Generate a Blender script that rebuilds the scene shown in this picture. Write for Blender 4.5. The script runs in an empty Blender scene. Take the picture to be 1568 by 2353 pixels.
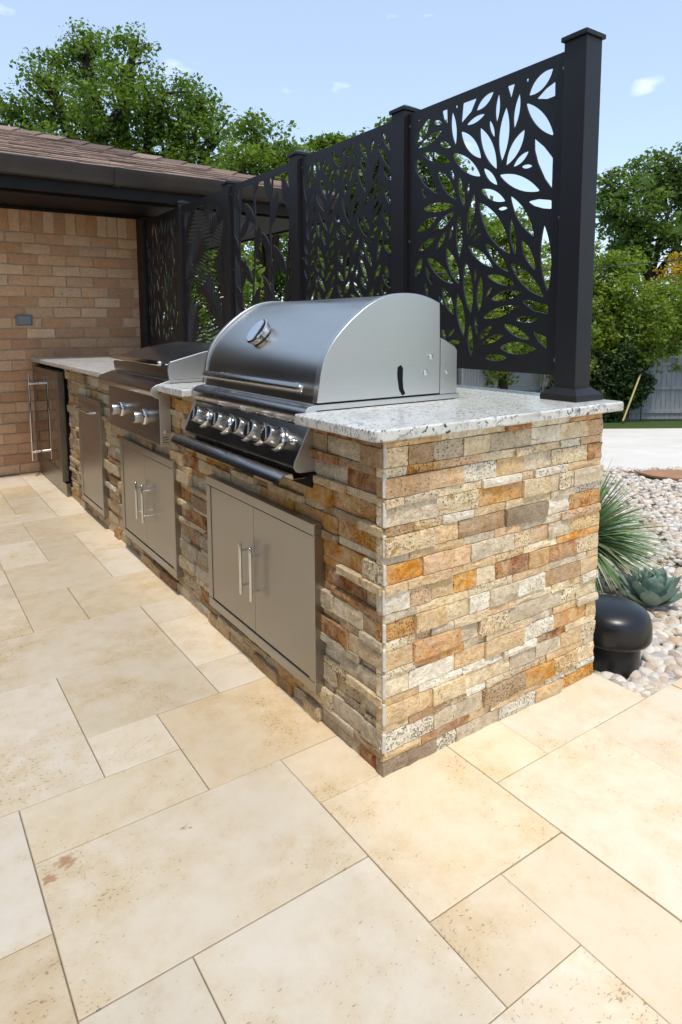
import bpy, bmesh, math, random
import numpy as np
from mathutils import Vector, Matrix

# ---------------------------------------------------------------- camera, sky, sun, exposure
scene = bpy.context.scene
cam_data = bpy.data.cameras.new("camera")
cam = bpy.data.objects.new("camera", cam_data)
scene.collection.objects.link(cam)
cam.matrix_world = Matrix(((0.824074, 0.068088, -0.562375, -0.9799),
                           (-0.566459, 0.090137, -0.819146, -1.2448),
                           (-0.005083, 0.993599, 0.112849, 1.1637),
                           (0, 0, 0, 1)))
cam_data.sensor_fit = 'VERTICAL'
cam_data.sensor_height = 36.0
cam_data.lens = 1519.0 / 2353.0 * 36.0
cam_data.shift_y = -0.1105
cam_data.clip_start = 0.02
cam_data.clip_end = 2000
scene.camera = cam

SUN_DIR = Vector((-0.17, -0.38, 1.0)).normalized()      # towards the sun
world = bpy.data.worlds.new("World")
scene.world = world
world.use_nodes = True
wn = world.node_tree
for n in list(wn.nodes):
    wn.nodes.remove(n)
w_out = wn.nodes.new("ShaderNodeOutputWorld")
w_bg = wn.nodes.new("ShaderNodeBackground")
w_sky = wn.nodes.new("ShaderNodeTexSky")
w_sky.sky_type = 'NISHITA'
w_sky.sun_disc = False
w_sky.sun_elevation = math.asin(SUN_DIR.z)
w_sky.sun_rotation = math.atan2(SUN_DIR.x, SUN_DIR.y)
w_sky.altitude = 200
w_sky.air_density = 1.0
w_sky.dust_density = 1.4
w_sky.ozone_density = 1.2
# thin white haze clouds drifting over the whole sky
w_tc = wn.nodes.new("ShaderNodeTexCoord")
w_map = wn.nodes.new("ShaderNodeMapping")
w_map.inputs['Scale'].default_value = (1.0, 1.0, 2.2)
w_map.inputs['Location'].default_value = (0.35, 0.1, 0.0)
w_noise = wn.nodes.new("ShaderNodeTexNoise")
w_noise.inputs['Scale'].default_value = 7.0
w_noise.inputs['Detail'].default_value = 3.5
w_noise.inputs['Roughness'].default_value = 0.5
w_ramp = wn.nodes.new("ShaderNodeValToRGB")
w_ramp.color_ramp.elements[0].position = 0.64
w_ramp.color_ramp.elements[1].position = 0.90
w_mix = wn.nodes.new("ShaderNodeMixRGB")
w_mix.inputs['Color2'].default_value = (13.0, 12.8, 12.6, 1)
w_haze = wn.nodes.new("ShaderNodeMixRGB")
w_haze.inputs['Fac'].default_value = 0.26
w_haze.inputs['Color2'].default_value = (7.2, 8.7, 10.6, 1)
wn.links.new(w_tc.outputs['Generated'], w_map.inputs['Vector'])
wn.links.new(w_map.outputs['Vector'], w_noise.inputs['Vector'])
wn.links.new(w_noise.outputs['Fac'], w_ramp.inputs['Fac'])
wn.links.new(w_ramp.outputs['Color'], w_mix.inputs['Fac'])
wn.links.new(w_sky.outputs['Color'], w_haze.inputs['Color1'])
wn.links.new(w_haze.outputs['Color'], w_mix.inputs['Color1'])
wn.links.new(w_mix.outputs['Color'], w_bg.inputs['Color'])
w_bg.inputs['Strength'].default_value = 0.15
wn.links.new(w_bg.outputs['Background'], w_out.inputs['Surface'])

sun_data = bpy.data.lights.new("sun", 'SUN')
sun_data.energy = 2.3
sun_data.angle = math.radians(3.5)
sun_data.color = (1.0, 0.945, 0.87)
sun = bpy.data.objects.new("sun", sun_data)
sun.rotation_euler = SUN_DIR.to_track_quat('Z', 'Y').to_euler()
sun.location = (0, 0, 12)
scene.collection.objects.link(sun)

scene.view_settings.view_transform = 'Standard'
scene.view_settings.look = 'None'
scene.view_settings.exposure = 0.30
scene.view_settings.gamma = 1.0
scene.view_settings.use_curve_mapping = False
scene.cycles.use_adaptive_sampling = True
scene.cycles.adaptive_threshold = 0.02
scene.cycles.max_bounces = 6
scene.cycles.diffuse_bounces = 3
scene.cycles.glossy_bounces = 3
scene.cycles.transmission_bounces = 3

# ---------------------------------------------------------------- helpers
C = scene.collection
ORG = {}
rnd = random.Random(7)


def lin(r, g, b):
    """sRGB 0-255 to linear."""
    f = lambda c: (c / 255.0 / 12.92) if c <= 10 else ((c / 255.0 + 0.055) / 1.055) ** 2.4
    return (f(r), f(g), f(b), 1.0)


def tag(o, label=None, cat=None, group=None, kind=None):
    if label: o["label"] = label
    if cat: o["category"] = cat
    if group: o["group"] = group
    if kind: o["kind"] = kind
    return o


def thing(name, loc, label, cat, group=None):
    o = bpy.data.objects.new(name, None)
    o.empty_display_size = 0.1
    C.objects.link(o)
    o.location = loc
    ORG[o.name] = Vector(loc)
    return tag(o, label, cat, group)


def place(name, mesh, parent, org):
    o = bpy.data.objects.new(name, mesh)
    C.objects.link(o)
    org = Vector(org)
    ORG[o.name] = org
    if parent is not None:
        o.parent = parent
        o.location = org - ORG[parent.name]
    else:
        o.location = org
    return o


def mesh_from(name, verts, faces, mat, smooth=None, tint=None):
    me = bpy.data.meshes.new(name)
    me.from_pydata(verts, [], faces)
    if mat is not None:
        me.materials.append(mat)
    if smooth is not None:
        me.polygons.foreach_set("use_smooth", [True] * len(me.polygons))
        me.set_sharp_from_angle(angle=math.radians(smooth))
    if isinstance(tint, tuple) and len(tint) == 2:
        tint, t2 = tint
        b = me.color_attributes.new("tint2", 'FLOAT_COLOR', 'POINT')
        arr = np.array(t2, dtype=np.float32)
        if arr.ndim == 1:
            arr = np.tile(arr, (len(me.vertices), 1))
        b.data.foreach_set("color", arr.ravel())
    if tint is not None:
        a = me.color_attributes.new("tint", 'FLOAT_COLOR', 'POINT')
        arr = np.array(tint, dtype=np.float32)
        if arr.ndim == 1:
            arr = np.tile(arr, (len(me.vertices), 1))
        a.data.foreach_set("color", arr.ravel())
    return me


class MB:
    """collects shapes in world coordinates; build() links them as one mesh object."""
    def __init__(self):
        self.v = []
        self.f = []

    def add(self, verts, faces):
        b = len(self.v)
        self.v += [tuple(p) for p in verts]
        self.f += [tuple(i + b for i in q) for q in faces]
        return self

    def box(self, x0, x1, y0, y1, z0, z1):
        v = [(x0, y0, z0), (x1, y0, z0), (x1, y1, z0), (x0, y1, z0), (x0, y0, z1), (x1, y0, z1), (x1, y1, z1), (x0, y1, z1)]
        return self.add(v, [(0, 3, 2, 1), (4, 5, 6, 7), (0, 1, 5, 4), (1, 2, 6, 5), (2, 3, 7, 6), (3, 0, 4, 7)])

    def prism_y(self, prof, y0, y1):
        """closed (x,z) profile run along y."""
        n = len(prof)
        v = [(x, y0, z) for x, z in prof] + [(x, y1, z) for x, z in prof]
        f = [(i, (i + 1) % n, (i + 1) % n + n, i + n) for i in range(n)]
        f += [tuple(reversed(range(n))), tuple(range(n, 2 * n))]
        return self.add(v, f)

    def prism_z(self, prof, z0, z1):
        n = len(prof)
        v = [(x, y, z0) for x, y in prof] + [(x, y, z1) for x, y in prof]
        f = [(i, (i + 1) % n, (i + 1) % n + n, i + n) for i in range(n)]
        f += [tuple(reversed(range(n))), tuple(range(n, 2 * n))]
        return self.add(v, f)

    def sheet_y(self, prof, y0, y1):
        """open (x,z) profile run along y."""
        n = len(prof)
        v = [(x, y0, z) for x, z in prof] + [(x, y1, z) for x, z in prof]
        return self.add(v, [(i, i + 1, i + 1 + n, i + n) for i in range(n - 1)])

    def lathe(self, prof, base, axis, seg=32):
        """(radius, height) profile turned about axis from base."""
        a = Vector(axis).normalized()
        q = a.to_track_quat('Z', 'Y')
        v, f = [], []
        for r, h in prof:
            for i in range(seg):
                t = 2 * math.pi * i / seg
                v.append(Vector(base) + q @ Vector((r * math.cos(t), r * math.sin(t), h)))
        n = len(prof)
        for j in range(n - 1):
            for i in range(seg):
                f.append((j * seg + i, j * seg + (i + 1) % seg, (j + 1) * seg + (i + 1) % seg, (j + 1) * seg + i))
        f.append(tuple(reversed(range(seg))))
        f.append(tuple((n - 1) * seg + i for i in range(seg)))
        return self.add(v, f)

    def tube(self, pts, rad, seg=10):
        pts = [Vector(p) for p in pts]
        rs = rad if isinstance(rad, (list, tuple)) else [rad] * len(pts)
        v, f = [], []
        up = None
        for k, p in enumerate(pts):
            d = (pts[min(k + 1, len(pts) - 1)] - pts[max(k - 1, 0)]).normalized()
            if up is None:
                up = d.orthogonal().normalized()
            up = (up - d * up.dot(d)).normalized()
            s = d.cross(up)
            for i in range(seg):
                t = 2 * math.pi * i / seg
                v.append(p + (up * math.cos(t) + s * math.sin(t)) * rs[k])
        for k in range(len(pts) - 1):
            for i in range(seg):
                f.append((k * seg + i, k * seg + (i + 1) % seg, (k + 1) * seg + (i + 1) % seg, (k + 1) * seg + i))
        f.append(tuple(reversed(range(seg))))
        f.append(tuple((len(pts) - 1) * seg + i for i in range(seg)))
        return self.add(v, f)

    def build(self, name, mat, parent=None, bevel=0, smooth=35, seg=2, tint=None, org=None):
        a = np.array(self.v, dtype=float)
        if org is None:
            org = (a.min(0) + a.max(0)) / 2
            if parent is None:
                org[2] = a[:, 2].min()
        me = mesh_from(name, (a - np.array(org)).tolist(), self.f, mat, smooth, tint)
        bm = bmesh.new(); bm.from_mesh(me)
        bmesh.ops.recalc_face_normals(bm, faces=bm.faces)
        bm.to_mesh(me); bm.free()
        o = place(name, me, parent, org)
        if bevel:
            m = o.modifiers.new("bevel", 'BEVEL')
            m.width = bevel; m.segments = seg; m.limit_method = 'ANGLE'; m.angle_limit = math.radians(40)
            m.harden_normals = True
        return o


def rounded_bar(p0, p1, r, seg=16, cap=4):
    """tube with hemispherical ends."""
    p0, p1 = Vector(p0), Vector(p1)
    d = (p1 - p0).normalized()
    pts, rs = [], []
    for i in range(cap + 1):
        t = math.pi / 2 * i / cap
        pts.append(p0 + d * (r - r * math.cos(t))); rs.append(max(r * math.sin(t), r * 0.08))
    for i in range(cap, -1, -1):
        t = math.pi / 2 * i / cap
        pts.append(p1 - d * (r - r * math.cos(t))); rs.append(max(r * math.sin(t), r * 0.08))
    return MB().tube(pts, rs, seg)

# ---------------------------------------------------------------- materials


class Mat:
    def __init__(self, name):
        self.m = bpy.data.materials.new(name)
        self.m.use_nodes = True
        self.t = self.m.node_tree
        self.b = self.t.nodes["Principled BSDF"]
        self.out = self.t.nodes["Material Output"]

    def n(self, kind, **kw):
        nd = self.t.nodes.new("ShaderNode" + kind)
        for k, v in kw.items():
            if k in nd.inputs.keys():
                self.set(nd.inputs[k], v)
            else:
                setattr(nd, k, v)
        return nd

    def set(self, sock, v):
        if isinstance(v, bpy.types.NodeSocket):
            self.t.links.new(v, sock)
        else:
            sock.default_value = v

    def inp(self, name, v):
        self.set(self.b.inputs[name], v)

    def noise(self, vec, scale, detail=4, rough=0.55, dist=0.0):
        nd = self.n("TexNoise", Scale=scale, Detail=detail, Roughness=rough, Distortion=dist)
        if vec is not None:
            self.set(nd.inputs['Vector'], vec)
        return nd.outputs['Fac']

    def ramp(self, fac, stops, mode='LINEAR'):
        nd = self.n("ValToRGB", Fac=fac)
        cr = nd.color_ramp
        cr.interpolation = mode
        while len(cr.elements) < len(stops):
            cr.elements.new(0.5)
        for e, (p, c) in zip(cr.elements, stops):
            e.position = p
            e.color = c if isinstance(c, (tuple, list)) else (c, c, c, 1)
        return nd.outputs['Color']

    def mix(self, fac, a, b, mode='MIX'):
        nd = self.n("MixRGB", blend_type=mode)
        self.set(nd.inputs['Fac'], fac); self.set(nd.inputs['Color1'], a); self.set(nd.inputs['Color2'], b)
        return nd.outputs['Color']

    def math(self, op, a, b=0.5):
        nd = self.n("Math", operation=op)
        self.set(nd.inputs[0], a); self.set(nd.inputs[1], b)
        return nd.outputs[0]

    def vmath(self, op, a, b):
        nd = self.n("VectorMath", operation=op)
        self.set(nd.inputs[0], a); self.set(nd.inputs[1], b)
        return nd.outputs[0]

    def mapping(self, vec, scale=(1, 1, 1), rot=(0, 0, 0)):
        nd = self.n("Mapping")
        self.set(nd.inputs['Vector'], vec)
        nd.inputs['Scale'].default_value = scale
        nd.inputs['Rotation'].default_value = rot
        return nd.outputs['Vector']

    def pos(self):
        return self.n("NewGeometry").outputs['Position']

    def tint(self):
        nd = self.n("Attribute", attribute_name="tint")
        return nd.outputs['Color'], nd.outputs['Alpha']

    def bump(self, h, strength=0.3, dist=0.01, prev=None):
        nd = self.n("Bump", Strength=strength, Distance=dist)
        self.set(nd.inputs['Height'], h)
        if prev is not None:
            self.set(nd.inputs['Normal'], prev)
        return nd.outputs['Normal']


def shifted_pos(M, alpha, k=37.0):
    s = M.math('MULTIPLY', alpha, k)
    comb = M.n("CombineXYZ", X=s, Y=s, Z=s).outputs[0]
    return M.vmath('ADD', M.pos(), comb)


def m_travertine():
    M = Mat("travertine")
    col, al = M.tint()
    P = shifted_pos(M, al)
    nz = M.n("TexNoise", Scale=3.4, Detail=5.0, Roughness=0.62, Distortion=0.5)
    M.set(nz.inputs['Vector'], P)
    big = nz.outputs['Fac']
    mid = M.noise(P, 14, 5, 0.66)
    c = M.mix(M.ramp(big, [(0.38, 0.0), (0.68, 1.0)]), col, M.mix(1.0, col, (0.93, 0.84, 0.68, 1), 'MULTIPLY'))
    c = M.mix(M.ramp(mid, [(0.36, 0.7), (0.56, 0.0)]), c, M.mix(1.0, col, (1.06, 1.07, 1.10, 1), 'MULTIPLY'))
    c = M.mix(M.ramp(mid, [(0.58, 0.0), (0.72, 0.45)]), c, M.mix(1.0, col, (0.80, 0.70, 0.54, 1), 'MULTIPLY'))
    # travertine pits: small holes gathered in drifts
    pit_n = M.noise(M.mapping(P, (1.0, 1.7, 1)), 105, 3, 0.62)
    thr = M.math('ADD', pit_n, M.math('MULTIPLY', M.math('SUBTRACT', big, 0.5), 0.42))
    thr = M.math('ADD', thr, M.math('MULTIPLY', M.math('SUBTRACT', mid, 0.5), 0.22))
    pits = M.ramp(thr, [(0.665, 0.0), (0.715, 1.0)])
    hole = M.ramp(M.noise(M.mapping(P, (1.0, 1.5, 1)), 27, 3, 0.6), [(0.74, 0.0), (0.775, 1.0)])
    holes = M.math('MAXIMUM', pits, hole)
    c = M.mix(M.math('MULTIPLY', holes, 0.55), c, (0.17, 0.12, 0.07, 1))
    # rust stains with their own shapes
    wob = M.vmath('ADD', M.pos(), M.vmath('MULTIPLY', M.n("TexNoise", Scale=30.0, Detail=3.0).outputs['Color'], (0.05, 0.05, 0)))
    for (sx, sy, r) in ((-0.733, 0.188, 0.024), (-0.772, 0.158, 0.013), (-0.482, 0.132, 0.015)):
        d = M.n("VectorMath", operation='DISTANCE')
        M.set(d.inputs[0], wob)
        d.inputs[1].default_value = (sx + 0.025, sy + 0.025, 0.0)
        f = M.ramp(M.math('DIVIDE', d.outputs['Value'], r), [(0.45, 0.8), (0.95, 0.0)])
        c = M.mix(f, c, (0.44, 0.22, 0.09, 1))
    M.inp('Base Color', c)
    M.inp('Roughness', M.ramp(mid, [(0.3, 0.40), (0.7, 0.58)]))
    M.inp('Specular IOR Level', 0.35)
    M.inp('Normal', M.bump(M.math('SUBTRACT', M.math('MULTIPLY', pit_n, 0.25), holes), 0.45, 0.003))
    return M.m


def m_stone():
    M = Mat("split_travertine")
    col, al = M.tint()
    P = shifted_pos(M, al, 53.0)
    n1 = M.noise(P, 19, 4, 0.68, 0.8)
    n2 = M.noise(P, 60, 4, 0.7)
    n3 = M.noise(P, 170, 2, 0.6)
    f2 = M.math('FRACT', M.math('MULTIPLY', al, 7.31))
    f3 = M.math('FRACT', M.math('MULTIPLY', al, 13.7))
    # the piece's own colour broken by pale and darker mineral patches
    pale = M.n("Attribute", attribute_name="tint2").outputs['Color']
    c = M.mix(M.ramp(n1, [(0.40, 0.0), (0.58, 1.0)]), col, pale)
    c = M.mix(M.ramp(n2, [(0.50, 0.0), (0.66, 0.8)]), c, M.mix(1.0, c, (0.70, 0.61, 0.49, 1), 'MULTIPLY'))
    c = M.mix(M.ramp(n2, [(0.34, 0.65), (0.46, 0.0)]), c, M.mix(1.0, c, (1.28, 1.27, 1.25, 1), 'MULTIPLY'))
    drift = M.noise(M.pos(), 8, 3, 0.6, 0.6)
    c = M.mix(M.ramp(drift, [(0.42, 0.0), (0.66, 0.42)]), c, (0.62, 0.51, 0.37, 1))
    # dark pores, more of them on some pieces
    thr = M.math('ADD', n3, M.math('MULTIPLY', M.math('SUBTRACT', f2, 0.55), 0.18))
    pores = M.ramp(M.math('ADD', thr, M.math('MULTIPLY', M.math('SUBTRACT', n1, 0.5), 0.3)), [(0.60, 0.0), (0.67, 1.0)])
    c = M.mix(M.math('MULTIPLY', pores, 0.75), c, (0.085, 0.062, 0.045, 1))
    # rust blooms on some pieces
    rust = M.math('ADD', M.noise(P, 15, 3, 0.6, 1.2), M.math('MULTIPLY', M.math('SUBTRACT', f3, 0.88), 0.22))
    c = M.mix(M.ramp(rust, [(0.60, 0.0), (0.67, 0.75)]), c, (0.46, 0.235, 0.055, 1))
    M.inp('Base Color', c)
    M.inp('Roughness', 0.8)
    M.inp('Specular IOR Level', 0.22)
    h = M.math('ADD', M.math('MULTIPLY', n1, 1.0), M.math('MULTIPLY', n2, 0.55))
    h = M.math('SUBTRACT', M.math('ADD', h, M.math('MULTIPLY', n3, 0.18)), M.math('MULTIPLY', pores, 0.12))
    M.inp('Normal', M.bump(h, 1.0, 0.011))
    return M.m


def m_brick():
    M = Mat("clay_brick")
    col, al = M.tint()
    P = shifted_pos(M, al, 41.0)
    n1 = M.noise(P, 9, 5, 0.6, 0.3)
    n2 = M.noise(P, 60, 5, 0.65)
    c = M.mix(M.ramp(n1, [(0.3, 0.0), (0.75, 0.8)]), col, M.mix(1.0, col, (0.82, 0.75, 0.68, 1), 'MULTIPLY'))
    c = M.mix(M.ramp(n2, [(0.36, 0.5), (0.55, 0.0)]), c, M.mix(1.0, col, (1.25, 1.22, 1.2, 1), 'MULTIPLY'))
    c = M.mix(M.ramp(M.noise(P, 30, 2, 0.5), [(0.74, 0.0), (0.78, 0.8)]), c, (0.05, 0.03, 0.02, 1))
    M.inp('Base Color', c); M.inp('Roughness', 0.85); M.inp('Specular IOR Level', 0.2)
    M.inp('Normal', M.bump(M.math('ADD', n1, M.math('MULTIPLY', n2, 0.4)), 0.7, 0.012))
    return M.m


def m_rough(name, col, col2, scale=20, rough=0.85, bump=0.4, dist=0.005, stretch=(1, 1, 1), spec=0.25):
    M = Mat(name)
    P = M.mapping(M.pos(), stretch)
    n = M.noise(P, scale, 6, 0.62, 0.3)
    c = M.mix(M.ramp(n, [(0.32, 0.0), (0.68, 1.0)]), col, col2)
    M.inp('Base Color', c); M.inp('Roughness', rough); M.inp('Specular IOR Level', spec)
    M.inp('Normal', M.bump(M.noise(P, scale * 4, 4, 0.6), bump, dist))
    return M.m


def m_steel(name, base=(0.56, 0.545, 0.52, 1), rough=0.27, stretch=(60, 1.2, 60), aniso=0.0):
    M = Mat(name)
    P = M.mapping(M.n("TexCoord").outputs['Object'], stretch)
    n = M.noise(P, 9, 4, 0.6)
    smud = M.noise(M.n("TexCoord").outputs['Object'], 4, 2, 0.5, 0.3)
    M.inp('Base Color', M.mix(M.ramp(n, [(0.3, 0.0), (0.7, 1.0)]), base, tuple(x * 0.93 for x in base[:3]) + (1,)))
    M.inp('Metallic', 1.0)
    M.inp('Roughness', M.math('ADD', M.ramp(smud, [(0.3, rough - 0.015), (0.75, rough + 0.03)]), M.math('MULTIPLY', n, 0.03)))
    M.inp('Normal', M.bump(n, 0.015, 0.0006))
    return M.m


def m_plain(name, col, rough=0.5, metal=0.0, spec=0.5, coat=0.0):
    M = Mat(name)
    n = M.noise(M.n("TexCoord").outputs['Object'], 14, 5, 0.6)
    M.inp('Base Color', M.mix(M.ramp(n, [(0.3, 0.0), (0.75, 0.5)]), col, tuple(x * 0.8 for x in col[:3]) + (1,)))
    M.inp('Metallic', metal)
    M.inp('Roughness', M.ramp(n, [(0.25, max(rough - 0.04, 0.02)), (0.75, rough + 0.05)]))
    M.inp('Specular IOR Level', spec)
    M.inp('Coat Weight', coat)
    return M.m


def m_powder():
    M = Mat("black_powder_coat")
    n = M.noise(M.pos(), 600, 2, 0.5)
    M.inp('Base Color', (0.012, 0.0115, 0.013, 1))
    M.inp('Roughness', 0.46)
    M.inp('Specular IOR Level', 0.4)
    M.inp('Normal', M.bump(n, 0.08, 0.0008))
    return M.m


def m_granite():
    M = Mat("speckled_granite")
    P = M.mapping(M.pos(), (1, 1, 1), (0.3, 0.2, 0.6))
    P2 = M.mapping(M.pos(), (1.0, 2.1, 1.0), (0.1, 0.2, 0.7))
    cloud = M.noise(P, 7, 5, 0.6, 0.5)
    c = M.ramp(cloud, [(0.30, (0.50, 0.49, 0.44, 1)), (0.5, (0.66, 0.65, 0.60, 1)), (0.75, (0.76, 0.75, 0.71, 1))])
    g = M.noise(P2, 42, 4, 0.6, 0.8)
    c = M.mix(M.ramp(g, [(0.55, 0.0), (0.62, 0.8)]), c, (0.28, 0.275, 0.26, 1))
    k = M.math('ADD', M.noise(P2, 75, 4, 0.55, 0.6), M.math('MULTIPLY', M.math('SUBTRACT', cloud, 0.5), 0.28))
    c = M.mix(M.ramp(k, [(0.61, 0.0), (0.65, 0.95)]), c, (0.022, 0.024, 0.028, 1))
    t = M.noise(P, 58, 3, 0.5, 0.4)
    c = M.mix(M.ramp(t, [(0.64, 0.0), (0.70, 0.6)]), c, (0.40, 0.33, 0.24, 1))
    M.inp('Base Color', c); M.inp('Roughness', M.ramp(g, [(0.3, 0.16), (0.7, 0.26)])); M.inp('Specular IOR Level', 0.45)
    M.inp('Normal', M.bump(k, 0.03, 0.001))
    return M.m


def m_leaf(name, c1, c2, c3, transl=0.35, rough=0.5):
    M = Mat(name)
    g = M.n("NewGeometry")
    r = g.outputs['Random Per Island']
    big = M.noise(g.outputs['Position'], 0.9, 3, 0.5)
    c = M.ramp(r, [(0.0, c1), (0.5, c2), (1.0, c3)])
    c = M.mix(M.ramp(big, [(0.35, 0.0), (0.7, 0.55)]), c, M.mix(1.0, c, (1.5, 1.35, 0.75, 1), 'MULTIPLY'))
    M.inp('Base Color', c); M.inp('Roughness', rough); M.inp('Specular IOR Level', 0.35)
    tr = M.n("BsdfTranslucent", Color=M.mix(1.0, c, (1.5, 1.5, 0.7, 1), 'MULTIPLY'))
    mx = M.n("MixShader", Fac=transl)
    M.t.links.new(M.b.outputs[0], mx.inputs[1]); M.t.links.new(tr.outputs[0], mx.inputs[2])
    M.t.links.new(mx.outputs[0], M.out.inputs['Surface'])
    return M.m


def m_glass_dark():
    M = Mat("dark_glass")
    M.inp('Base Color', (0.010, 0.009, 0.008, 1)); M.inp('Roughness', 0.025); M.inp('Specular IOR Level', 0.75)
    M.inp('Coat Weight', 0.6); M.inp('Coat Roughness', 0.02)
    return M.m


def m_tinted(name, rough=0.9, scale=40):
    """colour from each piece's own tint."""
    M = Mat(name)
    col, al = M.tint()
    P = shifted_pos(M, al, 29.0)
    n = M.noise(M.mapping(P, (1, 1, 1)), scale, 5, 0.65)
    c = M.mix(M.ramp(n, [(0.3, 0.0), (0.7, 1.0)]), M.mix(1.0, col, (1.15, 1.15, 1.15, 1), 'MULTIPLY'), M.mix(1.0, col, (0.68, 0.66, 0.64, 1), 'MULTIPLY'))
    M.inp('Base Color', c); M.inp('Roughness', rough); M.inp('Specular IOR Level', 0.2)
    M.inp('Normal', M.bump(n, 0.5, 0.004))
    return M.m


TRAV = m_travertine()
STONE = m_stone()
BRICK = m_brick()
GRANITE = m_granite()
POWDER = m_powder()
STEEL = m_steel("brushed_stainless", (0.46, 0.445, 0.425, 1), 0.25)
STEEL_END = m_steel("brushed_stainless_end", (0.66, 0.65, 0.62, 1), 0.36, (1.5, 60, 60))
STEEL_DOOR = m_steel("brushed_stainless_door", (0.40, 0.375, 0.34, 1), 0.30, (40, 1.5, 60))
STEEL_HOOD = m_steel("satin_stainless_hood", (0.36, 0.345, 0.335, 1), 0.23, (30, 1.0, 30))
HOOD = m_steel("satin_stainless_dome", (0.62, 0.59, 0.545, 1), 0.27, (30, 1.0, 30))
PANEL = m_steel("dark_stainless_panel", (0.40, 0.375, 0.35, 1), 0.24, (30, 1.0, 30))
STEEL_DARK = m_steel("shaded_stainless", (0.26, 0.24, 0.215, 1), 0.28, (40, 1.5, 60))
CHROME = m_plain("polished_chrome", (0.75, 0.74, 0.72, 1), 0.10, 1.0)
KNOB_FACE = m_plain("knob_face", (0.035, 0.033, 0.032, 1), 0.22, 0.6)
BLACK = m_plain("black_cavity", (0.006, 0.006, 0.006, 1), 0.7, 0, 0.2)
DARK_BROWN = m_rough("dark_brown_paint", (0.010, 0.008, 0.007, 1), (0.016, 0.012, 0.010, 1), 8, 0.6, 0.2, 0.003)
GUTTER = m_rough("brown_gutter_paint", (0.038, 0.030, 0.026, 1), (0.055, 0.044, 0.038, 1), 6, 0.42, 0.12, 0.003, (1, 1, 1), 0.5)
GROUT = m_rough("grout", (0.36, 0.31, 0.25, 1), (0.24, 0.20, 0.155, 1), 40, 0.9)
MORTAR = m_rough("brick_mortar", (0.52, 0.39, 0.28, 1), (0.40, 0.29, 0.20, 1), 35, 0.92, 0.6, 0.006)
STONE_MORTAR = m_rough("pale_mortar", (0.66, 0.60, 0.51, 1), (0.50, 0.44, 0.36, 1), 40, 0.9, 0.5, 0.005)
CONCRETE = m_rough("pale_concrete", (0.72, 0.68, 0.61, 1), (0.62, 0.58, 0.51, 1), 1.6, 0.85, 0.15, 0.004)
SHINGLE = m_tinted("asphalt_shingle", 0.95, 55)
FENCE = m_rough("weathered_grey_wood", (0.32, 0.325, 0.335, 1), (0.20, 0.203, 0.21, 1), 5, 0.85, 0.3, 0.006, (6, 6, 0.6))
BARK = m_rough("bark", (0.055, 0.043, 0.034, 1), (0.025, 0.02, 0.016, 1), 12, 0.95, 0.8, 0.02, (3, 3, 0.7))
POINTING = m_rough("white_pointing", (0.78, 0.73, 0.64, 1), (0.58, 0.52, 0.43, 1), 60, 0.9, 0.5, 0.004)
GLASS = m_glass_dark()

# ---------------------------------------------------------------- ground
FX, FY = 0.5660, 0.8244            # horizontal viewing direction: the ground falls away along it


def gz(d):
    return -0.07 - 0.0962 * (min(max(d, 2.2), 40.0) - 2.2)


def depth(x, y):
    return (x + 0.98) * FX + (y + 1.245) * FY


def gp(d, r, dz=0.0):
    return (-0.98 + FX * d + FY * r, -1.245 + FY * d - FX * r, gz(d) + dz)


def ground_strip(name, ds, r0, r1, mat, dz, n=12):
    v, f = [], []
    for d in ds:
        for k in range(n + 1):
            v.append(gp(d, r0 + (r1 - r0) * k / n, dz))
    w = n + 1
    for i in range(len(ds) - 1):
        for k in range(n):
            f.append((i * w + k, i * w + k + 1, (i + 1) * w + k + 1, (i + 1) * w + k))
    o = place(name, mesh_from(name, v, f, mat), None, (0, 0, 0))
    o["kind"] = "structure"
    return o


GRASS = m_rough("lawn_grass", (0.075, 0.12, 0.022, 1), (0.035, 0.065, 0.012, 1), 9, 0.95, 0.8, 0.03)
SOIL = m_rough("gravel_bed_soil", (0.30, 0.26, 0.21, 1), (0.17, 0.14, 0.11, 1), 30, 0.95, 0.8, 0.02)
ground_strip("ground", [-60, -20, -6, 0, 2.2, 4, 7, 10, 15, 20, 30, 40, 120, 600], -300, 300, GRASS, -0.03, 16)
ground_strip("gravel_bed", [0.2, 1.2, 2.2, 3, 4, 5, 6, 7, 7.9], -3, 9, SOIL, -0.012, 10)
ground_strip("driveway", [7.86, 9, 11, 13, 15.6], -14, 40, CONCRETE, 0.0, 12)

# ---------------------------------------------------------------- patio of travertine tiles
def GX(g): return -0.1805 + 0.2035 * g
def GY(g): return -0.1785 + 0.1975 * g


slab = MB().prism_z([(-8, -8), (8, -8), (8, -0.1795), (0.9, -0.1795), (0.9, 4.5), (-8, 4.5)], -0.25, -0.007)
patio = slab.build("patio", GROUT, None, smooth=None)
patio["kind"] = "structure"

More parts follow.
